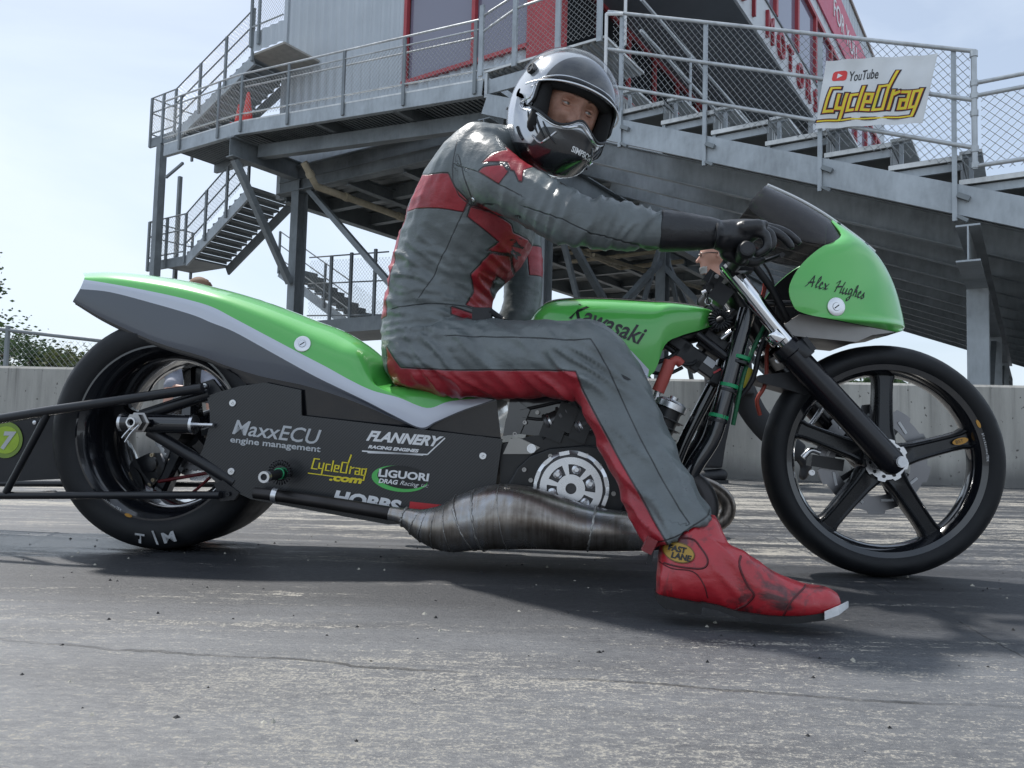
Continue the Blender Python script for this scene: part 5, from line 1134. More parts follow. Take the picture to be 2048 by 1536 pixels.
def remesh(mb, vox, smooth=6, fac=.5):
    me = mb.mesh('tmp'); bm = bmesh.new(); bm.from_mesh(me); bmesh.ops.remove_doubles(bm, verts=bm.verts, dist=1e-6); bmesh.ops.recalc_face_normals(bm, faces=bm.faces); bm.to_mesh(me); bm.free()
    o = bpy.data.objects.new('tmp', me); COL.objects.link(o)
    m = o.modifiers.new('r', 'REMESH'); m.mode = 'VOXEL'; m.voxel_size = vox; m.use_smooth_shade = True
    if smooth: s = o.modifiers.new('s', 'SMOOTH'); s.factor = fac; s.iterations = smooth
    r = baked(o); bpy.data.objects.remove(o); bpy.data.meshes.remove(me)
    r.polygons.foreach_set('use_smooth', [True]*len(r.polygons)); return r
def sdist(poly, x, z):                                 # signed distance, positive inside
    best = 1e9; ins = False; n = len(poly)
    for i in range(n):
        ax, az = poly[i]; bx_, bz = poly[(i+1) % n]; dx, dz = bx_-ax, bz-az
        t = max(0, min(1, ((x-ax)*dx+(z-az)*dz)/(dx*dx+dz*dz+1e-12))); best = min(best, (x-ax-t*dx)**2+(z-az-t*dz)**2)
        if (az > z) != (bz > z) and x < (bx_-ax)*(z-az)/(bz-az)+ax: ins = not ins
    return math.sqrt(best)*(1 if ins else -1)
def pdist(pl, x, z):
    best = 1e9
    for (ax, az), (bx_, bz) in zip(pl, pl[1:]):
        dx, dz = bx_-ax, bz-az; t = max(0, min(1, ((x-ax)*dx+(z-az)*dz)/(dx*dx+dz*dz+1e-12))); q = (x-ax-t*dx)**2+(z-az-t*dz)**2
        if q < best: best = q; sg = 1 if dx*(z-az)-dz*(x-ax) > 0 else -1
    return math.sqrt(best)*sg
def xz(lst, y):
    o = []
    for p in lst:
        q = B(p[0], p[1], p[2] if len(p) > 2 else y); o.append((q.x, q.z))
    return o
def leather(name, base, red=None, attr=True, scuff=.0):
    n = N(name); f = n.noise(n.co(), 9, 6, .6); fine = n.noise(n.co(), 260, 3, .6); w = n.noise(n.co(), 46, 5, .65)
    g = n.ramp(f, [(.3, tuple(x*.72 for x in base)), (.55, base), (.75, tuple(x*1.35 for x in base))])
    if attr:
        a = n.n('Attribute', attribute_name='panel'); s = n.n('Attribute', attribute_name='seam')
        r = n.ramp(f, [(.3, tuple(x*.7 for x in red)), (.55, red), (.75, tuple(min(1, x*1.3) for x in red))])
        k = n.ramp(n.math('ADD', n.math('MULTIPLY', a.outputs['Fac'], 160), .5), [(.25, 0), (.75, 1)])
        col = n.mix(k, g, r)
        edge = n.math('SUBTRACT', 1, n.math('MINIMUM', n.math('MULTIPLY', n.math('ABSOLUTE', a.outputs['Fac']), 330), 1)); sm = n.math('SUBTRACT', 1, n.math('MINIMUM', n.math('MULTIPLY', n.math('ABSOLUTE', s.outputs['Fac']), 420), 1))
        e = n.math('MAXIMUM', edge, sm); col = n.mix(n.math('MULTIPLY', n.ramp(e, [(.1, 0), (.7, 1)]), .85), col, (.010, .011, .012)); n.bump(n.math('SUBTRACT', 0, e), .5, .004)
    else: col = g
    if scuff:
        sc_ = n.ramp(n.noise(n.co(), 11, 5, .62, .6), [(.52, 0), (.60, scuff)]); col = n.mix(sc_, col, (.03, .022, .024))
        sc2 = n.ramp(n.noise(n.co((1, 1, 1), (.4, .2, 1)), 30, 5, .7), [(.57, 0), (.78, .3)]); col = n.mix(sc2, col, (.58, .18, .18))
        k3 = n.ramp(n.noise(n.co(), 4.5, 4, .6), [(.45, 0), (.7, .55)]); col = n.mix(k3, col, (.24, .012, .02)); n.set(Coat_Weight=.35, Coat_Roughness=.22)
    n.set(Base_Color=col, Roughness=n.ramp(w, [(.3, .27), (.7, .46)])); n.b.inputs['Specular IOR Level'].default_value = .6
    n.bump(fine, .18, .0015); n.bump(w, .30, .004); n.bump(n.noise(n.co((14, 14, 36), (0, .5, 0)), 1.0, 5, .6, .8), .3, .006); return n.m
RD = empty('person', BO+BX*.75, BYAW, label='rider in grey and red racing leathers with silver helmet seated on the green motorcycle', cat='person')
RD_OFF = V3(-.75, 0, 0)
def rbuild(me, name, mats, parent=None):
    for m in (mats if isinstance(mats, (list, tuple)) else [mats]): me.materials.append(m)
    for v in me.vertices: v.co += RD_OFF
    me.name = name; return link(name, me, parent or RD)
def rmb(mb, name, mat, parent=None, smooth=40):
    mb.v = [v+RD_OFF for v in mb.v]; return mb.build(name, mat, parent or RD, smooth)
# body in leathers, from its measured outlines
TORSO = [((800, 775), (890, 788), 0, .15), ((772, 735), (950, 775), 0, .185), ((768, 690), (985, 710), 0, .185), ((770, 640), (985, 642), 0, .165), ((777, 592), (988, 600), 0, .165), ((786, 545), (1005, 572), -.01, .17),
         ((797, 500), (1042, 532), -.02, .18), ((811, 452), (1068, 488), -.03, .195), ((829, 405), (1078, 442), -.04, .21), ((858, 347), (1078, 402), -.05, .215), ((898, 298), (1068, 366), -.06, .20), ((940, 264), (1062, 342), -.08, .165), ((985, 256), (1080, 332), -.11, .11), ((1030, 262), (1105, 320), -.14, .08)]
ARM = [((925, 275), (880, 375), -.14, .07), ((962, 262), (915, 395), -.19, .085), ((1005, 280), (950, 412), -.235, .085), ((1045, 318), (992, 428), -.27, .078), ((1092, 350), (1045, 452), -.31, .07), ((1140, 377), (1095, 478), -.345, .065), ((1185, 396), (1150, 493), -.365, .06), ((1240, 406), (1232, 498), -.36, .056), ((1290, 418), (1290, 500), -.345, .050), ((1334, 428), (1330, 501), -.33, .046)]
FARM = [((970, 380), (1075, 380), .15, .08), ((985, 440), (1084, 440), .19, .07), ((998, 500), (1088, 502), .20, .065), ((1005, 560), (1088, 562), .18, .06), ((1002, 610), (1082, 625), .15, .055), ((985, 650), (1060, 668), .13, .05)]
THIGH = [((835, 645), (800, 772), -.08, .09), ((930, 642), (885, 790), -.14, .10), ((1010, 642), (990, 797), -.20, .095), ((1090, 642), (1082, 796), -.27, .09), ((1148, 641), (1128, 796), -.32, .085), ((1200, 648), (1150, 788), -.36, .08), ((1243, 690), (1152, 775), -.38, .078), ((1275, 735), (1158, 792), -.395, .077), ((1300, 785), (1172, 832), -.41, .075), ((1328, 852), (1198, 888), -.44, .073), ((1356, 920), (1230, 956), -.48, .071), ((1388, 982), (1263, 1030), -.525, .070), ((1416, 1010), (1286, 1070), -.56, .071), ((1430, 1024), (1296, 1094), -.575, .072)]
mb = MB(); loft(mb, pairs(TORSO)); loft(mb, pairs(ARM)); loft(mb, pairs(FARM)); loft(mb, pairs(THIGH))
rg = pairs(THIGH); far = [(V3(a.x, -a.y*1.05, a.z), V3(b.x, -b.y*1.05, b.z), h) for a, b, h in rg]
loft(mb, far)
body = remesh(mb, .0062, 7)
# folds in the leather
def fold(co, rot, sx, sz, sharp=1.6):
    q = rot @ co; q = V3(q.x*sx, q.y*sx, q.z*sz); wv = noise.noise(q*.6+V3(3, 1, 7))*.9; v = noise.noise(q+V3(wv, wv, wv*.6)); return (1-abs(v)*2)**sharp if abs(v) < .5 else 0
RT, RT2, RA, RL, RS = (Matrix.Rotation(R(a), 3, 'Y') for a in (-10, -32, 68, -40, -52))
JK = {k: B(*v) for k, v in {'knee': (1190, 740, -.38), 'elbow': (1165, 440, -.37), 'waist': (860, 640, -.15), 'hip': (900, 720, -.2), 'ankle': (1340, 1030, -.56), 'fore': (1260, 430, -.35), 'back': (810, 540, -.1), 'side': (850, 560, -.15), 'belly': (980, 560, -.1), 'arm': (1060, 410, -.3), 'shin': (1260, 880, -.48), 'thigh': (1060, 715, -.33)}.items()}
bm = bmesh.new(); bm.from_mesh(body); bm.normal_update()
for v in bm.verts:
    c = v.co; g = lambda k, s: math.exp(-((c-JK[k]).length/s)**2)
    leg = c.z < .60 and (c.x > .80 or c.z < .42); sleeve = c.y < -.22 and c.z > .72
    r_ = RA if sleeve else (RL if leg else RT)
    d = .0016*fold(c+V3(5, 2, 1), r_, 5, 20)+.0007*fold(c+V3(1, 6, 2), r_, 12, 40)
    d += .0085*g('back', .15)*fold(c, RT, 5.5, 25, 1.4)+.0075*g('side', .14)*fold(c+V3(2, 0, 0), RT2, 4.5, 19, 1.4)+.0070*g('belly', .12)*fold(c, RL, 8, 32)
    d += .0165*g('knee', .13)*fold(c, RL, 6, 26, 1.2)+.0120*g('hip', .18)*fold(c+V3(0, 0, 3), RL, 5, 24, 1.2)+.0080*g('waist', .14)*fold(c, RT, 7, 44)
    d += .0110*g('elbow', .095)*fold(c, RA, 7, 36, 1.1)+.0090*g('fore', .12)*fold(c+V3(1, 0, 0), RA, 7, 38)+.0085*g('arm', .10)*fold(c+V3(0, 0, 1), RL, 8, 36)+.0140*g('ankle', .16)*fold(c, RS, 6, 28, 1.2)+.010*g('shin', .2)*fold(c+V3(0, 4, 1), RS, 4, 17, 1.2)+.009*g('thigh', .16)*fold(c+V3(7, 0, 1), RL, 4.5, 22, 1.2)
    d += .0016*(noise.noise(c*14)) + .0008*noise.noise(c*38)
    v.co = c+v.normal*(d*1.25-.006)
bm.to_mesh(body); bm.free()
RED = [(xz([(835, 338), (857, 350), (903, 357), (916, 385), (942, 411), (931, 430), (880, 421), (825, 413), (800, 410)], -.20), 0), (xz([(942, 411), (983, 421), (1018, 436), (1022, 458), (994, 474), (933, 431)], -.23), 0),
       (xz([(1021, 458), (1067, 462), (1064, 482), (1040, 529), (1013, 542), (1017, 496), (969, 498), (1000, 476)], -.19), 0), (xz([(1015, 500), (978, 503), (938, 544), (940, 576), (925, 606), (969, 609), (973, 582), (969, 561), (984, 538), (1012, 541)], -.18), 0),
       (xz([(822, 415), (806, 462), (795, 511), (785, 552), (775, 608), (776, 634), (700, 640), (740, 420)], -.10), 0),
       (xz([(962, 326), (985, 308), (1013, 298), (1006, 283), (1035, 300), (1070, 338), (1050, 352), (1049, 378), (1041, 376), (1031, 352), (1024, 350), (1016, 330), (985, 327)], -.31), 1),
       (xz([(954, 341), (967, 335), (1007, 335), (1020, 353), (1000, 376), (982, 363)], -.31), 1),
       (xz([(770, 690, -.15), (800, 735, -.18), (900, 741, -.24), (1000, 741, -.29), (1100, 742, -.36), (1152, 743, -.42), (1164, 778, -.46), (1198, 843, -.50), (1237, 915, -.54), (1276, 983, -.58), (1313, 1050, -.62), (1345, 1108, -.64), (1270, 1140, -.6), (1180, 960, -.5), (1110, 820, -.4), (1000, 830, -.25), (780, 810, -.12)], -.3), 2),
       (xz([(900, 611), (962, 628), (962, 645), (902, 628)], -.17), 0)]
RED_FAR = xz([(1056, 500), (1100, 496), (1100, 558), (1062, 560)], .2)
SEAM = [(xz([(913, 283), (905, 330), (905, 362), (916, 388), (942, 410), (990, 420)], -.25), 1), (xz([(905, 315), (955, 342), (1000, 376), (1045, 405)], -.31), 1), (xz([(942, 412), (915, 460), (880, 520), (860, 560), (835, 592)], -.19), 0),
        (xz([(912, 300), (925, 350), (940, 390)], -.3), 1), (xz([(895, 672, -.22), (960, 674, -.26), (1060, 675, -.34), (1150, 680, -.42), (1182, 677, -.44)], -.3), 2), (xz([(1182, 677, -.45), (1215, 735, -.47), (1245, 800, -.49), (1280, 875, -.53), (1320, 950, -.58), (1360, 1020, -.62), (1380, 1048, -.64)], -.45), 2),
        (xz([(1045, 405), (1120, 440), (1180, 470), (1260, 484), (1325, 485)], -.40), 1), (xz([(775, 612), (850, 606), (925, 608), (980, 622)], -.18), 0), (xz([(1300, 1095), (1360, 1072), (1430, 1026)], -.65), 2)]
pa = body.attributes.new('panel', 'FLOAT', 'POINT'); se = body.attributes.new('seam', 'FLOAT', 'POINT')
hx = B(1000, 600, -.1).x; pv, sv_ = [], []
for v in body.vertices:
    x, y, z = v.co; d = -.1; s = .1; arm = y < -.19 and z > .62
    for poly, kind in RED:
        if kind == 0 and (y > .03 or arm and z > .80 and y < -.27): continue
        if kind == 1 and not (y < -.12 and z > .75): continue
        if kind == 2 and not (y < -.02 and z < .66): continue
        d = max(d, sdist(poly, x, z))
    if y > .08 and z > .55: d = max(d, sdist(RED_FAR, x, z))
    for pl, kind in SEAM:
        if kind == 0 and (y > .0 or (arm and y < -.27)): continue
        if kind == 1 and not (y < -.12 and z > .72): continue
        if kind == 2 and not (y < -.1 and z < .66): continue
        q = pdist(pl, x, z); s = q if abs(q) < abs(s) else s
    pv.append(d); sv_.append(s)
pa.data.foreach_set('value', pv); se.data.foreach_set('value', sv_)
LEA = leather('racing_leather', (.130, .150, .154), (.36, .023, .035))
rider_body = rbuild(body, 'body', LEA)
bt = BVHTree.FromPolygons([v.co.copy()-RD_OFF for v in body.vertices], [tuple(p.vertices) for p in body.polygons])
# belt buckle, chest print, snap, tear
c = B(965, 630, -.19); mb = MB(); mb.box(c, (.05, .03, .035)); mb.tube([c+V3(.02, -.01, .01), c+V3(.05, 0, -.01)], .008, 8); rmb(mb, 'belt_buckle', M['black_rubber'])
h = bt.ray_cast(V3(B(942, 390, -.3).x, -1.5, B(942, 390, -.3).z), V3(0, 1, 0))
if h[0]: rmb(MB().lathe(h[0], h[1], [(.002, .002), (.0032, .003), (.006, .0025), (.0065, 0)], 16), 'snap', M['alloy'])
def patch(pts, mat, name, off=.0015, y=-.2):
    pts3 = [B(p[0], p[1], y) for p in pts]; mbx = MB(); tri = tessellate_polygon([[V3(p.x, p.z, 0) for p in pts3]]); mbx.add(pts3, [list(t) for t in tri]); me = mbx.mesh()
    bm = bmesh.new(); bm.from_mesh(me); bmesh.ops.subdivide_edges(bm, edges=bm.edges, cuts=2, use_grid_fill=True)
    for v in bm.verts:
        h = bt.ray_cast(V3(v.co.x, -1.5, v.co.z), V3(0, 1, 0)); v.co = V3(v.co.x, (h[0].y if h[0] else v.co.y)-off, v.co.z)+RD_OFF
    bmesh.ops.delete(bm, geom=[f for f in bm.faces if max(v.co.y for v in f.verts)-min(v.co.y for v in f.verts) > .02 or f.calc_center_median().y > .0], context='FACES'); bm.to_mesh(me); bm.free(); me.materials.append(mat); o = link(name, me, RD); o['kind'] = 'stuff'
rn = random.Random(11)
def jag(cx, cy, w_, h_, n=18): return [(cx+math.cos(6.283*k/n)*w_*rn.uniform(.45, 1.1), cy+math.sin(6.283*k/n)*h_*rn.uniform(.4, 1.1)) for k in range(n)]
for a in ((1038, 470, 22, 9), (1030, 482, 12, 14), (1048, 486, 9, 16), (1022, 492, 8, 10)): patch(jag(*a), M['ink'], 'chest_print', .002, -.19)
patch([(1242, 748), (1252, 753), (1262, 759), (1256, 761), (1247, 757)], M['ink'], 'tear', .002, -.47)
# ---- boots
BOOT = leather('red_boot_leather', (.50, .018, .030), None, False, .9)
def boot(sgn, name_dx=0):
    mb = MB()
    SH = [((1428, 1030), (1322, 1078), -.585, .048), ((1440, 1062), (1316, 1118), -.60, .047), ((1452, 1092), (1313, 1160), -.615, .045), ((1440, 1130), (1312, 1190), -.62, .042)]
    FT = [((1320, 1125), (1316, 1198), -.62, .028), ((1360, 1098), (1352, 1205), -.62, .040), ((1425, 1082), (1412, 1212), -.625, .043), ((1480, 1106), (1470, 1228), -.63, .046), ((1540, 1140), (1534, 1237), -.64, .050), ((1600, 1164), (1598, 1238), -.645, .049), ((1650, 1172), (1648, 1234), -.65, .040), ((1676, 1186), (1674, 1224), -.652, .024)]
    loft(mb, pairs(SH)); loft(mb, pairs(FT)); me = remesh(mb, .005, 5)
    bm = bmesh.new(); bm.from_mesh(me); bm.normal_update(); k0 = B(1440, 1120, -.64)
    for v in bm.verts: g = math.exp(-((v.co-k0).length/.07)**2); v.co += v.normal*(.0115*g*fold(v.co, RS, 6, 26, 1.2)+.0016*fold(v.co+V3(2, 2, 2), RL, 5, 14)+.0012*noise.noise(v.co*26))
    bm.to_mesh(me); bm.free()
    btv = BVHTree.FromPolygons([v.co.copy() for v in me.vertices], [tuple(p.vertices) for p in me.polygons])
    sole = [((1313, 1190), (1315, 1206), .030), ((1335, 1196), (1330, 1218), .040), ((1370, 1203), (1370, 1224), .043), ((1402, 1208), (1402, 1230), .043), ((1405, 1206), (1405, 1214), .043), ((1440, 1213), (1438, 1222), .043), ((1480, 1226), (1478, 1238), .046), ((1540, 1234), (1540, 1249), .051), ((1600, 1234), (1600, 1247), .050), ((1650, 1226), (1651, 1241), .043), ((1688, 1208), (1690, 1222), .020)]
    mb = MB(); P = []
    for a, b, hw in sole:
        yc = -.62-.032*(a[0]-1313)/375; t, u = B(*a, yc-hw), B(*b, yc-hw); u.z = max(u.z, .0015); P.append([V3(t.x, yc-hw, t.z), V3(t.x, yc+hw, t.z), V3(u.x, yc+hw, u.z), V3(u.x, yc-hw, u.z)])
    mb.grid(P, closev=True); mb.add(P[0], [(0, 1, 2, 3)]); mb.add(P[-1], [(0, 1, 2, 3)])
    tm_ = MB(); a, b = B(1652, 1228, -.70), B(1694, 1212, -.662)
    for q0, q1 in (((1650, 1224, 1240, -.700), (1678, 1212, 1230, -.690)), ((1678, 1212, 1230, -.690), (1697, 1203, 1215, -.668)), ((1697, 1203, 1215, -.668), (1697, 1203, 1213, -.640))):
        a0, a1, b0, b1 = B(q0[0], q0[1], q0[3]), B(q0[0], q0[2], q0[3]), B(q1[0], q1[1], q1[3]), B(q1[0], q1[2], q1[3]); tm_.prism([a0, b0, b1, a1], (0, .004, 0))
    return me, mb, tm_, btv
bme, smb, tmb, btv = boot(-1)
bo = rbuild(bme, 'boot', BOOT); rmb(smb, 'sole', plain('sole_rubber', (.018, .017, .017), .75, 0, .3, 20), bo, 25); rmb(tmb, 'toe_plate', plain('toe_alloy', (.82, .83, .84), .45, .25, .15, 40), bo, 25)
def on_boot(pl, r, name, mat):
    P = []
    for p in crom([B(q[0], q[1], -.66) for q in pl], 5):
        h = btv.ray_cast(V3(p.x, -1.5, p.z), V3(0, 1, 0))
        if h[0]: P.append(h[0])
    if len(P) > 2: rmb(MB().tube(P, r, 6), name, mat, bo, 60)
piping = plain('boot_piping', (.09, .008, .012), .5)
on_boot([(1482, 1112), (1476, 1130), (1490, 1165), (1503, 1185), (1490, 1205), (1468, 1222)], .0022, 'boot_piping', piping); on_boot([(1616, 1168), (1590, 1180), (1570, 1200), (1558, 1232)], .002, 'boot_piping', piping)
on_boot([(1330, 1130), (1370, 1135), (1405, 1134), (1414, 1118), (1402, 1096), (1385, 1080), (1345, 1082)], .002, 'boot_piping', piping); on_boot([(1316, 1128), (1345, 1138), (1385, 1142), (1405, 1165), (1415, 1195)], .0013, 'boot_piping', piping)
def on_boot_mesh(me, name, mat, off):
    for v in me.vertices:
        h = btv.ray_cast(V3(v.co.x, -1.5, v.co.z), V3(0, 1, 0)); v.co = V3(v.co.x, (h[0].y if h[0] else v.co.y)-off, v.co.z)+RD_OFF
    me.materials.clear(); me.materials.append(mat); me.name = name; link(name, me, bo)
def disc_mesh(c, ux, uz, a, b):
    mbx = MB(); G = [[c+ux*a*r*math.cos(6.2832*k/28)+uz*b*r*math.sin(6.2832*k/28) for k in range(28)] for r in (.01, .5, 1)]; mbx.grid(G, closev=True); return mbx.mesh()
c = B(1359, 1107, -.66); ux = V3(.99, 0, -.1).normalized(); uz = V3(.1, 0, .99).normalized()
on_boot_mesh(disc_mesh(c, ux, uz, .0285, .0185), 'badge_rim', plain('badge_dark', (.16, .10, .02), .4), .0022); on_boot_mesh(disc_mesh(c, ux, uz, .0265, .0165), 'badge', plain('badge_gold', (.42, .26, .05), .35, .3), .0032)
for s_, dx, dz in (('FAST', -.020, .0010), ('LANE', -.014, -.0115)):
    cu = bpy.data.curves.new('t', 'FONT'); cu.body = s_; cu.size = .0145; cu.offset = .0006; cu.shear = .2; t_ = bpy.data.objects.new('t', cu); COL.objects.link(t_); me = baked(t_); bpy.data.objects.remove(t_)
    for v in me.vertices: q = v.co.copy(); v.co = c+ux*(q.x*.98+dx)+uz*(q.y+dz)
    on_boot_mesh(me, 'badge_lettering', M['ink'], .0045)
# far boot: mirrored
def mirror(o, parent):
    me = o.data.copy()
    for v in me.vertices: v.co.y = -v.co.y*1.04
    me.flip_normals(); return link(o.name.split('.')[0], me, parent)
b2 = mirror(bo, RD)
for ch in list(bo.children):
    if ch.name.split('.')[0] in ('sole', 'toe_plate'): mirror(ch, b2)
# trouser-leg strap
c = B(1292, 1095, -.60); rmb(MB().box(c+V3(.005, -.02, .008), (.020, .022, .030), Matrix.Rotation(R(25), 3, 'Y')), 'cuff_strap', leather('strap_leather', (.22, .018, .024), None, False))
rmb(MB().box(B(1300, 1115, -.62), (.01, .006, .03), Matrix.Rotation(R(10), 3, 'Y')), 'zip_pull', M['black_rubber'])
# ---- gloves
GLV = leather('black_glove_leather', (.014, .015, .018), None, False)
mb = MB(); loft(mb, pairs([((1322, 420), (1316, 503), -.332, .052), ((1360, 425), (1356, 502), -.33, .050), ((1405, 433), (1402, 499), -.325, .046), ((1428, 438), (1426, 496), -.32, .042), ((1440, 446), (1438, 494), -.315, .038)]))
loft(mb, pairs([((1420, 446), (1420, 492), -.318, .036), ((1452, 441), (1450, 503), -.305, .040), ((1488, 440), (1485, 500), -.295, .046), ((1512, 443), (1512, 480), -.29, .050), ((1528, 447), (1528, 468), -.288, .050)]))
FG = [[(1510, 464, -.330), (1530, 470, -.334), (1534, 494, -.334), (1514, 508, -.332)], [(1514, 458, -.305), (1538, 466, -.308), (1544, 490, -.308), (1524, 508, -.306)], [(1516, 454, -.280), (1548, 464, -.282), (1568, 476, -.282), (1582, 492, -.280)], [(1516, 452, -.254), (1554, 459, -.256), (1578, 469, -.256), (1596, 484, -.254)]]
for i, f in enumerate(FG): chain_(mb, [B(*p) for p in f], [.0125+.0008*(i > 0), .0118, .0108, .0092])
chain_(mb, [B(1470, 488, -.262), B(1478, 512, -.25), B(1505, 524, -.24), B(1522, 518, -.235)], [.019, .016, .014, .012])
chain_(mb, [B(1488, 455, -.335), B(1515, 452, -.335)], [.018, .017]); chain_(mb, [B(1455, 505, -.29), B(1485, 520, -.27)], [.02, .017])
gl_ = remesh(mb, .0042, 3); bm = bmesh.new(); bm.from_mesh(gl_); bm.normal_update(); wr = B(1440, 468, -.33)
for v in bm.verts: g = math.exp(-((v.co-wr).length/.05)**2); v.co += v.normal*(.0035*g*fold(v.co, RA, 7, 30)+.001*noise.noise(v.co*40))
bm.to_mesh(gl_); bm.free(); rbuild(gl_, 'glove', GLV)
mb = MB(); pth = [B(1432, 440, -.335), B(1436, 455, -.368), B(1434, 480, -.368), B(1430, 496, -.33)]; mb.tube(crom(pth, 4), .0035, 6); rmb(mb, 'wrist_strap', M['black_rubber'])
mb = MB()   # left glove on the far thigh
hnd = B(1015, 660, .13); loft(mb, [(hnd+V3(-.03, 0, .04), hnd+V3(.04, 0, .02), .04), (hnd+V3(-.01, 0, 0), hnd+V3(.06, 0, -.01), .045), (hnd+V3(.05, 0, -.03), hnd+V3(.10, 0, -.03), .04)])
for i in range(4): chain_(mb, [hnd+V3(.07, .033-.022*i, -.02), hnd+V3(.115, .035-.022*i, -.035), hnd+V3(.135-.004*abs(i-1), .035-.022*i, -.06)], [.011, .0105, .009])
chain_(mb, [hnd+V3(.02, -.04, -.01), hnd+V3(.06, -.06, -.02), hnd+V3(.09, -.062, -.03)], [.014, .012, .010]); rbuild(remesh(mb, .005, 2), 'glove', GLV)
# ---- head and helmet
hc = B(1122, 226, -.20); wh = BO+BX*hc.x+BYv*hc.y+V3(0, 0, hc.z)
cd_ = (CAM_P-wh).normalized(); upc = (CAM_R @ V3(0, 1, 0)); upc = (upc-cd_*upc.dot(cd_)).normalized(); rtc = upc.cross(cd_)
fwd = (cd_*math.cos(R(24))+rtc*math.sin(R(24))); fwd = (fwd*math.cos(R(3))+upc*math.sin(R(3))).normalized()
u0 = (upc-fwd*upc.dot(fwd)).normalized(); r0 = u0.cross(fwd); up = u0*math.cos(R(24))+r0*math.sin(R(24)); lf = up.cross(fwd)
MW = Matrix((fwd, lf, up)).transposed(); MR = Matrix.Rotation(-BYAW, 3, 'Z') @ MW
def HL(p): return MR @ Vector(p)+hc+RD_OFF
prof_r = [(0, .150), (30, .153), (60, .150), (90, .148), (120, .154), (150, .163), (180, .165), (210, .163), (235, .160), (262, .158), (285, .172), (305, .196), (322, .200), (338, .178), (350, .157), (360, .150)]
def rprof(t):
    t %= 360
    for (a, ra), (b, rb) in zip(prof_r, prof_r[1:]):
        if a <= t <= b: k = (t-a)/(b-a); k = k*k*(3-2*k); return ra+(rb-ra)*k
def hsurf(t, f, off=0):
    tr, fr2 = R(t), R(f); r = rprof(t)+off; c = math.cos(fr2)**.80; wy = .128+off
    if 285 < t < 350: wy -= .020*math.sin(R((t-285)/65*180))*.8
    return V3(r*c*math.cos(tr), wy*math.sin(fr2)*(1 if True else 1), r*c*math.sin(tr))
def port_in(y, z):                                     # eye-port outline in the y,z plane
    zt = .054-.9*(abs(y)/.112)**4*.03; zb = -.052+.020*math.exp(-(y/.026)**2)-.010*math.exp(-((abs(y)-.06)/.03)**2)+.02*(abs(y)/.112)**4
    return min(zt-z, z-zb, (.112-abs(y))*.9)
nt_, nf_ = 150, 96
G = [[hsurf(360*i/nt_, -88+176*j/nf_) for j in range(nf_+1)] for i in range(nt_)]
mb = MB(); mb.grid(G, closeu=True)
keep = []
for f in mb.f:
    c = sum((mb.v[i] for i in f), V3(0, 0, 0))/4
    if c.x > .02 and port_in(c.y, c.z) > 0: continue
    keep.append(f)
mb.f = keep; mb.m = [0]*len(keep); loc = [v.copy() for v in mb.v]
me = mb.mesh('helmet'); at = me.attributes.new('dark', 'FLOAT', 'POINT'); vals = []
for v in loc:
    th = math.degrees(math.atan2(v.z, v.x)) % 360
    chin = min(.082-abs(v.y), -(v.z+.070)+.016*math.exp(-(v.y/.03)**2)-.30*max(0, abs(v.y)-.06)-.10*max(0, .10-v.x), v.x-.02)
    brow = min(v.z-.02, .116-abs(v.y), v.x-.076-.12*abs(v.y))
    vals.append(max(chin, brow, -(v.z+.118)))
at.data.foreach_set('value', vals)
n = N('helmet_shell'); a = n.n('Attribute', attribute_name='dark'); k = n.ramp(n.math('ADD', n.math('MULTIPLY', a.outputs['Fac'], 200), .5), [(.3, 0), (.7, 1)])
n.set(Base_Color=n.mix(k, (.50, .52, .55), (.014, .015, .018)), Roughness=.2, Metallic=n.mix(k, .5, 0.), Coat_Weight=1.0, Coat_Roughness=.05); n.bump(n.noise(n.co(), 14, 2), .05, .004)
for v in me.vertices: v.co = HL(v.co)
bm = bmesh.new(); bm.from_mesh(me); bmesh.ops.recalc_face_normals(bm, faces=bm.faces); bmesh.ops.delete(bm, geom=[v for v in bm.verts if not v.link_faces], context='VERTS'); bm.to_mesh(me); bm.free()
me.polygons.foreach_set('use_smooth', [True]*len(me.polygons)); me.materials.append(n.m); helmet = link('helmet', me, RD)
hb = BVHTree.FromPolygons(loc, [tuple(f) for f in keep])
fullb = MB(); fullb.grid(G, closeu=True); fb = BVHTree.FromPolygons(fullb.v, [tuple(f) for f in fullb.f])
def on_helmet(y, z, off=0):
    h = fb.ray_cast(V3(.5, y, z), V3(-1, 0, 0)); return V3(h[0].x+off, y, z) if h[0] else V3(.05, y, z)
# rubber gasket round the eye port
edge = []
for k in range(90):
    a = 2*math.pi*k/90; dy, dz = math.cos(a), math.sin(a); lo, hi = 0, .2
    for _ in range(24):
        m_ = (lo+hi)/2
        if port_in(dy*m_, dz*m_*.9) > 0: lo = m_
        else: hi = m_
    edge.append((dy*lo, dz*lo*.9))
mb = MB(); mb.tube([on_helmet(y, z) for y, z in edge], .0042, 8, closed=True); mb.v = [HL(v) for v in mb.v]; mb.build('port_gasket', M['black_rubber'], helmet, 60)
mb = MB(); mb.tube([on_helmet(y*1.05, z*1.08, .001) for y, z in edge], .0020, 6, closed=True); mb.v = [HL(v) for v in mb.v]; mb.build('port_trim', M['alloy'], helmet, 60)
# dark lining
mb = MB(); lin = [[hsurf(360*i/60, -86+172*j/36, -.012) for j in range(37)] for i in range(60)]; mb.grid(lin, closeu=True)
mb.f = [f for f in mb.f if not (lambda c: c.x > .02 and port_in(c.y*1.05, c.z) > -.004)(sum((mb.v[i] for i in f), V3(0, 0, 0))/4)]; mb.m = [0]*len(mb.f); mb.v = [HL(v) for v in mb.v]; mb.build('lining', plain('helmet_lining', (.012, .012, .013), .95), helmet, 60)
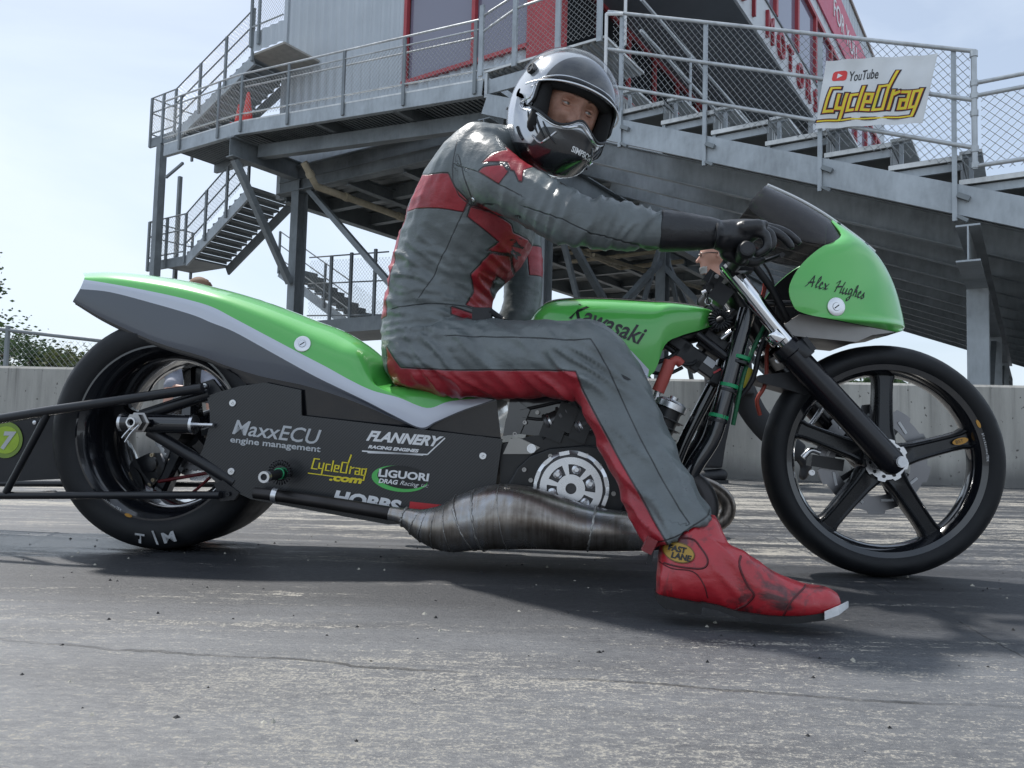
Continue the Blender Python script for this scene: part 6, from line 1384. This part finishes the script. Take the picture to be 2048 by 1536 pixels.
# raised clear visor over the brow
mb = MB(); vis = [[hsurf(14+98*i/40, -76+152*j/60, .0075+.004*math.sin(math.pi*i/40)) for j in range(61)] for i in range(41)]
mb.grid(vis); mb.f = [f for f in mb.f if (lambda c: c.z > .030+.02*(abs(c.y)/.12)**2 and c.x > -.055)(sum((mb.v[i] for i in f), V3(0, 0, 0))/4)]; mb.m = [0]*len(mb.f); mb.v = [HL(v) for v in mb.v]
n = N('clear_visor'); t = n.n('BsdfTransparent'); t.inputs[0].default_value = (.90, .91, .92, 1); g = n.n('BsdfGlossy'); g.inputs['Roughness'].default_value = .04; lw = n.n('LayerWeight'); ms = n.n('MixShader')
n.l(n.math('ADD', n.math('MULTIPLY', n.math('POWER', lw.outputs['Facing'], 4), .7), .04), ms.inputs[0]); n.l(t.outputs[0], ms.inputs[1]); n.l(g.outputs[0], ms.inputs[2]); n.l(ms.outputs[0], n.t.nodes['Material Output'].inputs[0])
mb.build('visor', n.m, helmet, 80)
mb = MB(); mb.tube([hsurf(16, -76+152*j/40, .009) for j in range(41)], .0022, 6); mb.v = [HL(v) for v in mb.v]; mb.build('visor_edge', M['alloy'], helmet, 60)
for sg in (-1, 1):
    p = hsurf(60, 70*sg, .008); d = V3(.2, sg, .1).normalized(); mb = MB().lathe(p, d, [(.013, -.008), (.014, .0), (.012, .004), (.008, .004), (.007, .002), (.0001, .002)], 24); mb.v = [HL(v) for v in mb.v]; mb.build('visor_pivot', M['black_rubber'], helmet, 40)
    # cheek vents: slanted slots above a raised lip
    def side(x, z, off=.0012): h = fb.ray_cast(V3(x, sg*.5, z), V3(0, -sg, 0)); return (h[0] if h[0] else V3(x, sg*.1, z))+V3(off*.6, sg*off, 0)
    for k in range(4):
        P = [side(.062+.020*k+.030*t, -.046-.006*k-.042*t) for t in (0, .25, .5, .75, 1)]
        mb = MB(); mb.tube(P, [.0012, .0026, .003, .0026, .0012], 8); mb.v = [HL(v) for v in mb.v]; mb.build('vent_slot', M['ink'], helmet, 60)
    P = [side(x, z, .0022) for x, z in ((.096, -.100), (.118, -.112), (.135, -.104), (.150, -.078))]; mb = MB(); mb.tube(crom(P, 5), .0026, 6); mb.v = [HL(v) for v in mb.v]; mb.build('vent_trim', M['alloy'], helmet, 60)
    P = [side(x, z) for x, z in ((.035, -.085), (.045, -.098), (.06, -.112))]; mb = MB(); mb.tube(crom(P, 4), .004, 6); mb.v = [HL(v) for v in mb.v]; mb.build('vent_slot', M['ink'], helmet, 60)
    p = hsurf(200, 62*sg, .001); mb = MB().lathe(p, V3(0, sg, 0), [(.004, -.002), (.004, .003), (.0001, .003)], 10); mb.v = [HL(v) for v in mb.v]; mb.build('snap', M['ink'], helmet, 40)
P = [hsurf(338-2.0*abs(k)*.1, 3.4*k, .0015) for k in range(-6, 7)]
mb = MB(); mb.tube([on_helmet(y, -.055+.020*math.exp(-(y/.026)**2)-.010, .002) for y in [(.005*k) for k in range(-9, 10)]], .003, 6); mb.v = [HL(v) for v in mb.v]; mb.build('chin_ridge', M['alloy'], helmet, 60)
# lettering on the chin front
cu = bpy.data.curves.new('t', 'FONT'); cu.body = 'SIMPSON'; cu.size = .019; cu.offset = .0006; t_ = bpy.data.objects.new('t', cu); COL.objects.link(t_); me = baked(t_); bpy.data.objects.remove(t_)
for v in me.vertices: q = v.co.copy(); v.co = HL(on_helmet(-.006+q.x*.9, -.108+q.y, .0018))
me.materials.clear(); me.materials.append(M['white']); me.name = 'chin_lettering'; link('chin_lettering', me, helmet)
# cheek padding, and a dark roll standing in for shadow over the forehead
pad_shade = plain('pad_and_shade', (.010, .010, .011), .95)
mb = MB(); mb.tube([V3(.112*math.sqrt(max(.05, 1-(y/.112)**2)), y, .046-.012*(y/.1)**2) for y in [-.1+.2*k/16 for k in range(17)]], .0165, 12); mb.v = [HL(v) for v in mb.v]; mb.build('brow_shade', pad_shade, helmet, 60)
for sg in (-1, 1): mb = MB(); chain_(mb, [V3(.072, sg*.088, .04), V3(.082, sg*.089, -.01), V3(.085, sg*.084, -.07)], [.016, .019, .024]); mb.v = [HL(v) for v in mb.v]; mb.build('cheek_pad', pad_shade, helmet, 60)
# face in the port
def face():
    mb = MB(); NY, NZ = 64, 60; Gf = []
    def bell(y, z, cy, cz, sy, sz): return math.exp(-((y-cy)/sy)**2-((z-cz)/sz)**2)
    for j in range(NZ+1):
        z = -.085+.160*j/NZ; row = []
        for i in range(NY+1):
            y = -.078+.156*i/NY; q = 1-(y/.084)**2-((z)/.125)**2; x = .022+.088*math.sqrt(max(0, q))
            for s_ in (-1, 1): x -= .014*bell(y, z, s_*.031, .006, .019, .011); x += .0075*bell(y, z, s_*.034, .026, .026, .0075); x += .005*bell(y, z, s_*.042, -.022, .022, .014); x -= .0018*bell(y, z, s_*.03, -.008, .016, .003)
            nz_ = -.018; x += .020*math.exp(-(y/.0095)**2)*max(0, min(1, (.020-z)/.055))*(1 if z > -.036 else math.exp(-((z+.036)/.007)**2)); x += .006*bell(y, z, 0, .022, .011, .012)
            for s_ in (-1, 1): x += .008*bell(y, z, s_*.012, -.034, .008, .008)
            x -= .0012*bell(y, z, -.004, .022, .0025, .012); x -= .0012*bell(y, z, .005, .022, .0025, .012)
            row.append(V3(x, y, z))
        Gf.append(row)
    mb.grid(Gf); mb.v = [HL(v) for v in mb.v]
    n = N('face_skin'); f = n.noise(n.co(), 45, 5); n.set(Base_Color=n.ramp(f, [(.3, (.30, .14, .095)), (.55, (.44, .235, .17)), (.8, (.52, .30, .23))]), Roughness=.5); n.b.inputs['Subsurface Weight'].default_value = .12; n.b.inputs['Subsurface Radius'].default_value = (.01, .004, .002); n.bump(n.noise(n.co(), 320, 4), .35, .0015); n.bump(n.noise(n.co((60, 60, 160)), 1, 4), .3, .002)
    fc = mb.build('face', n.m, RD, 80)
    ew = plain('eye_white', (.42, .38, .36), .15, 0, .04); iris = plain('iris', (.16, .17, .16), .2)
    for s_ in (-1, 1):
        c = V3(.0845, s_*.031, .006); mb = MB(); mb.lathe(c, V3(1, 0, 0), [(.0118*math.sin(R(a)), .0118*math.cos(R(a))) for a in range(1, 181, 12)], 24); mb.v = [HL(v) for v in mb.v]; eb = mb.build('eye', ew, fc, 60)
        g_ = V3(.86, .36, .24).normalized(); mb = MB(); mb.lathe(c+g_*.0107, g_, [(.0054, 0), (.0050, .0011), (.0001, .0014)], 20); mb.v = [HL(v) for v in mb.v]; mb.build('iris', iris, eb, 60)
        mb = MB(); mb.lathe(c+g_*.0121, g_, [(.0022, 0), (.0001, .0002)], 14); mb.v = [HL(v) for v in mb.v]; mb.build('pupil', M['ink'], eb, 60)
        lid = [c+V3(.0122*math.cos(a)*.95, -s_*.0135*math.sin(t), .0060*math.cos(t*.9)+.0005) for t, a in [(-1.3+2.6*k/10, .45) for k in range(11)]]; mb = MB(); mb.tube(lid, [.0015]+[.0036]*9+[.0015], 8); mb.v = [HL(v) for v in mb.v]; mb.build('upper_lid', n.m, fc, 60)
        lid = [c+V3(.0118*.92, -s_*.013*math.sin(t), -.0052*math.cos(t*.9)) for t in [(-1.3+2.6*k/10) for k in range(11)]]; mb = MB(); mb.tube(lid, [.0012]+[.0028]*9+[.0012], 8); mb.v = [HL(v) for v in mb.v]; mb.build('lower_lid', n.m, fc, 60)
        rb = random.Random(4+s_); mb = MB()
        for k in range(70):
            t = rb.random(); y = s_*(.014+.036*t); z = .0265+.005*math.sin(t*2.6)+rb.uniform(-.003, .003); xx = .022+.088*math.sqrt(max(0, 1-(y/.084)**2-(z/.125)**2))+.008
            mb.tube([V3(xx, y, z), V3(xx+.0015, y+s_*.005, z+.001)], .0004, 3)
        mb.v = [HL(v) for v in mb.v]; o = mb.build('eyebrow', plain('brow_hair', (.10, .065, .045), .8), fc, 60); o['kind'] = 'stuff'
face()
# ------------------------------------------------------------------ people in the background
def plane_fn(Yd):
    def fn(px, py, y=0.): return hitp(px, py, V3(0, Yd+y, 0), V3(0, 1, 0))
    return fn
def bg_head(W, c, r, skin, parent, face_dir, hair=None, hair_top=True):
    # profile head: rounded skull, face drawn out to nose and chin along face_dir
    mb = MB(); f = Vector(face_dir)
    mb.lathe(c+V3(0, 0, .02), V3(0, 0, 1), [(r*.98*math.sin(R(a)), -r*1.05*math.cos(R(a))) for a in range(2, 180, 8)], 24)
    chain_(mb, [c+f*r*.35+V3(0, 0, -r*.35), c+f*r*.52+V3(0, 0, -r*1.0)], [r*.62, r*.42]); chain_(mb, [c+f*r*.95+V3(0, 0, .0), c+f*r*1.22+V3(0, 0, -r*.42)], [r*.12, r*.17]); chain_(mb, [c+f*r*.78+V3(0, 0, r*.28), c+f*r*.80+V3(0, .04, r*.28)], [r*.2, r*.15])
    chain_(mb, [c+V3(0, 0, -r*.6), c-f*r*.2+V3(0, 0, -r*1.9)], [r*.55, r*.58])
    return mb
def walker():
    Yd = 6.05; W = plane_fn(Yd); g0 = W(1440, 962); root = empty('person', (g0.x, Yd, 0), label='grey-bearded man in glasses and dark clothes walking behind the handlebars', cat='person')
    off = V3(-g0.x, -Yd, 0)
    def fin(me, name, mat, parent=root):
        for v in me.vertices: v.co += off
        me.materials.append(mat); me.name = name; return link(name, me, parent)
    def fm(mb, name, mat, parent=root): mb.v = [v+off for v in mb.v]; return mb.build(name, mat, parent, 60)
    hc_ = W(1424, 514); mb = bg_head(W, hc_, .098, None, root, (-1, 0, 0))
    TORS = [((1405, 590), (1475, 580), 0, .15), ((1398, 620), (1492, 612), 0, .20), ((1400, 680), (1500, 672), 0, .18), ((1408, 740), (1502, 735), 0, .165), ((1412, 790), (1508, 790), 0, .165)]
    loft(mb, pairs(TORS, W)); LEG1 = [((1412, 775), (1470, 780), -.09, .085), ((1408, 830), (1462, 835), -.09, .075), ((1404, 880), (1452, 885), -.09, .062), ((1402, 935), (1444, 936), -.09, .055)]
    LEG2 = [((1455, 775), (1508, 770), .09, .085), ((1480, 830), (1530, 815), .09, .078), ((1520, 880), (1556, 845), .09, .062), ((1560, 905), (1585, 868), .09, .055), ((1590, 925), (1612, 890), .09, .05)]
    loft(mb, pairs(LEG1, W)); loft(mb, pairs(LEG2, W))
    AR = [W(1440, 610, -.22), W(1455, 660, -.26), W(1450, 690, -.28), W(1420, 700, -.26), W(1400, 705, -.25)]; chain_(mb, AR, [.06, .05, .043, .038, .034]); AR = [W(1460, 610, .22), W(1490, 665, .26), W(1500, 715, .24)]; chain_(mb, AR, [.06, .05, .04])
    hd = W(1398, 705, -.25)
    for k in range(4): chain_(mb, [hd+V3(-.01, .03-.02*k, 0), hd+V3(-.06, .03-.02*k, -.02), hd+V3(-.075, .03-.02*k, -.05)], [.012, .011, .009])
    chain_(mb, [hd+V3(0, -.03, .01), hd+V3(-.04, -.045, .02)], [.013, .01])
    me = remesh(mb, .012, 4); n = N('walker_skin_and_clothes'); sep = n.n('SeparateXYZ'); n.l(n.co(), sep.inputs[0]); zz = sep.outputs[2]
    neck = W(1420, 578).z; k = n.ramp(n.math('SUBTRACT', zz, neck-.5), [(.49, 0), (.51, 1)]); n.set(Base_Color=n.mix(k, (.014, .015, .018), (.50, .27, .20)), Roughness=.7); n.bump(n.noise(n.co(), 12, 4), .4, .01)
    fin(me, 'body', n.m)
    bd = MB(); rb = random.Random(5)
    for i in range(700): a = rb.uniform(-1.3, 1.3); z = rb.uniform(-.13, -.085); r_ = (.062+.012*rb.random())*(1+(z+.085)*5); p = hc_+V3(-.035-r_*math.cos(a)*.8, r_*math.sin(a)*.8, z); bd.tube([p, p+V3(-.008, 0, -.012)], .0016, 3)
    o = fm(bd, 'beard', plain('grey_beard', (.50, .49, .47), .9)); o['kind'] = 'stuff'
    hr = MB(); hr.lathe(hc_+V3(.012, 0, .045), V3(.25, 0, 1), [(.104*math.sin(R(a)), .09*math.cos(R(a))) for a in range(2, 95, 8)], 20); fm(hr, 'cap', plain('dark_cap', (.02, .02, .024), .8))
    gs = MB()
    for y in (-.036, .036):
        c = hc_+V3(-.098, y, .008); gs.tube([c+V3(0, .024*math.cos(a), .018*math.sin(a)) for a in [2*math.pi*k/16 for k in range(16)]], .003, 5, closed=True)
    gs.tube([hc_+V3(-.098, -.06, .012), hc_+V3(-.05, -.095, .014), hc_+V3(.03, -.1, .012)], .003, 5); gs.tube([hc_+V3(-.10, -.012, .012), hc_+V3(-.10, .012, .012)], .003, 5)
    fm(gs, 'glasses', M['ink']); fm(MB().tube([hc_+V3(.02, -.098, -.02), hc_+V3(.03, -.104, .005), hc_+V3(.04, -.098, .02)], .012, 8), 'ear', M['skin'])
    for (pts, y) in (([(1442, 950), (1412, 954), (1385, 957)], -.09), ([(1600, 910), (1612, 930), (1606, 952)], .09)):
        mb = MB(); P = [W(*q, y) for q in pts]
        if y < 0: P = [V3(p.x, p.y, z) for p, z in zip(P, (.06, .05, .035))]
        chain_(mb, P, [.052, .048, .034]); s = MB().box(((P[0].x+P[2].x)/2, P[0].y, .012), (abs(P[2].x-P[0].x)+.09, .10, .022)) if y < 0 else None
        sh = fin(remesh(mb, .010, 3), 'shoe', M['black_rubber'])
        if s: fm(s, 'sole', M['ink'], sh)
walker()
def sitter():
    Yd = 7.02; W = plane_fn(Yd); g0 = W(380, 735); root = empty('person', (g0.x, Yd, .85), label='person in grey shirt sitting on the barrier, seen through the rear wheel', cat='person'); off = V3(-g0.x, -Yd, -.85)
    def fin(me, name, mat, parent=root):
        for v in me.vertices: v.co += off
        me.materials.append(mat); me.name = name; return link(name, me, parent)
    hc_ = W(398, 582); mb = bg_head(W, hc_, .10, None, root, (.75, -.66, 0))
    loft(mb, pairs([((330, 742), (432, 742), .04, .17), ((335, 700), (430, 700), .0, .17), ((340, 660), (440, 662), -.04, .17), ((350, 632), (438, 636), -.06, .13), ((375, 618), (420, 620), -.06, .08)], W))
    for pts, rs in (([W(345, 645, -.1), W(328, 695, -.2), W(335, 740, -.32)], [.08, .075, .075]), ([W(432, 648, -.1), W(440, 705, -.22), W(420, 735, -.3)], [.07, .062, .055])): chain_(mb, pts, rs)
    for pts, rs in (([W(360, 752, -.05), W(345, 772, -.42)], [.10, .075]), ([W(415, 752, -.05), W(425, 770, -.42)], [.10, .075])): chain_(mb, pts, rs)
    shirt = remesh(mb, .013, 4); n = N('sitter_cloth'); sep = n.n('SeparateXYZ'); n.l(n.co(), sep.inputs[0]); k = n.ramp(n.math('SUBTRACT', sep.outputs[2], W(398, 622).z-.85-.5), [(.49, 0), (.51, 1)])
    n.set(Base_Color=n.mix(k, n.ramp(n.noise(n.co((1, 1, 1)), 4, 5), [(.3, (.20, .21, .25)), (.7, (.34, .35, .40))]), (.48, .27, .20)), Roughness=.85); n.bump(n.noise(n.co((3, 3, 14)), 3, 4), .6, .02); fin(shirt, 'body', n.m)
    mb = MB(); chain_(mb, [W(338, 772, -.42), W(352, 776, -.46), W(372, 778, -.48)], [.036, .034, .03]); chain_(mb, [W(418, 735, -.3), W(445, 742, -.42), W(470, 745, -.46)], [.045, .036, .03])
    for q in (W(372, 778, -.48), W(470, 745, -.46)):
        for i in range(4): chain_(mb, [q+V3(.01, 0, .03-.02*i), q+V3(.06, -.01, .028-.02*i), q+V3(.085, -.01, .015-.02*i)], [.012, .011, .009])
        chain_(mb, [q+V3(0, -.02, .03), q+V3(.04, -.03, .05)], [.013, .010])
    for pts in ([W(345, 775, -.42), W(338, 850, -.5), W(336, 925, -.42)], [W(425, 772, -.42), W(430, 850, -.5), W(428, 925, -.42)]): chain_(mb, pts, [.07, .058, .045])
    fin(remesh(mb, .011, 3), 'bare_limbs', M['skin'])
    mb = MB()
    for q in (W(336, 928, -.45), W(428, 928, -.45)):
        m2 = MB(); chain_(m2, [V3(q.x, q.y+.04, .06), V3(q.x, q.y-.1, .05), V3(q.x, q.y-.18, .04)], [.05, .048, .036]); fin(remesh(m2, .01, 3), 'shoe', plain('grey_shoe', (.16, .16, .17), .8) if 'grey_shoe' not in bpy.data.materials else bpy.data.materials['grey_shoe'])
    rb = random.Random(8); hr = MB()
    for i in range(900):
        a, e = rb.uniform(0, 6.28), rb.uniform(.05, 1.5); d = V3(math.cos(a)*math.cos(e), math.sin(a)*math.cos(e), math.sin(e)); p = hc_+V3(0, 0, .02)+d*.103; hr.tube([p, p+d*.012+V3(.008*math.cos(a*3), .008, -.008)], .0022, 3)
    hr.lathe(hc_+V3(0, 0, .02), V3(0, 0, 1), [(.106*math.sin(R(a)), .112*math.cos(R(a))) for a in range(2, 92, 8)], 20); hr.v = [v+off for v in hr.v]; o = hr.build('hair', plain('brown_hair', (.20, .12, .075), .8), root, 60); o['kind'] = 'stuff'
sitter()
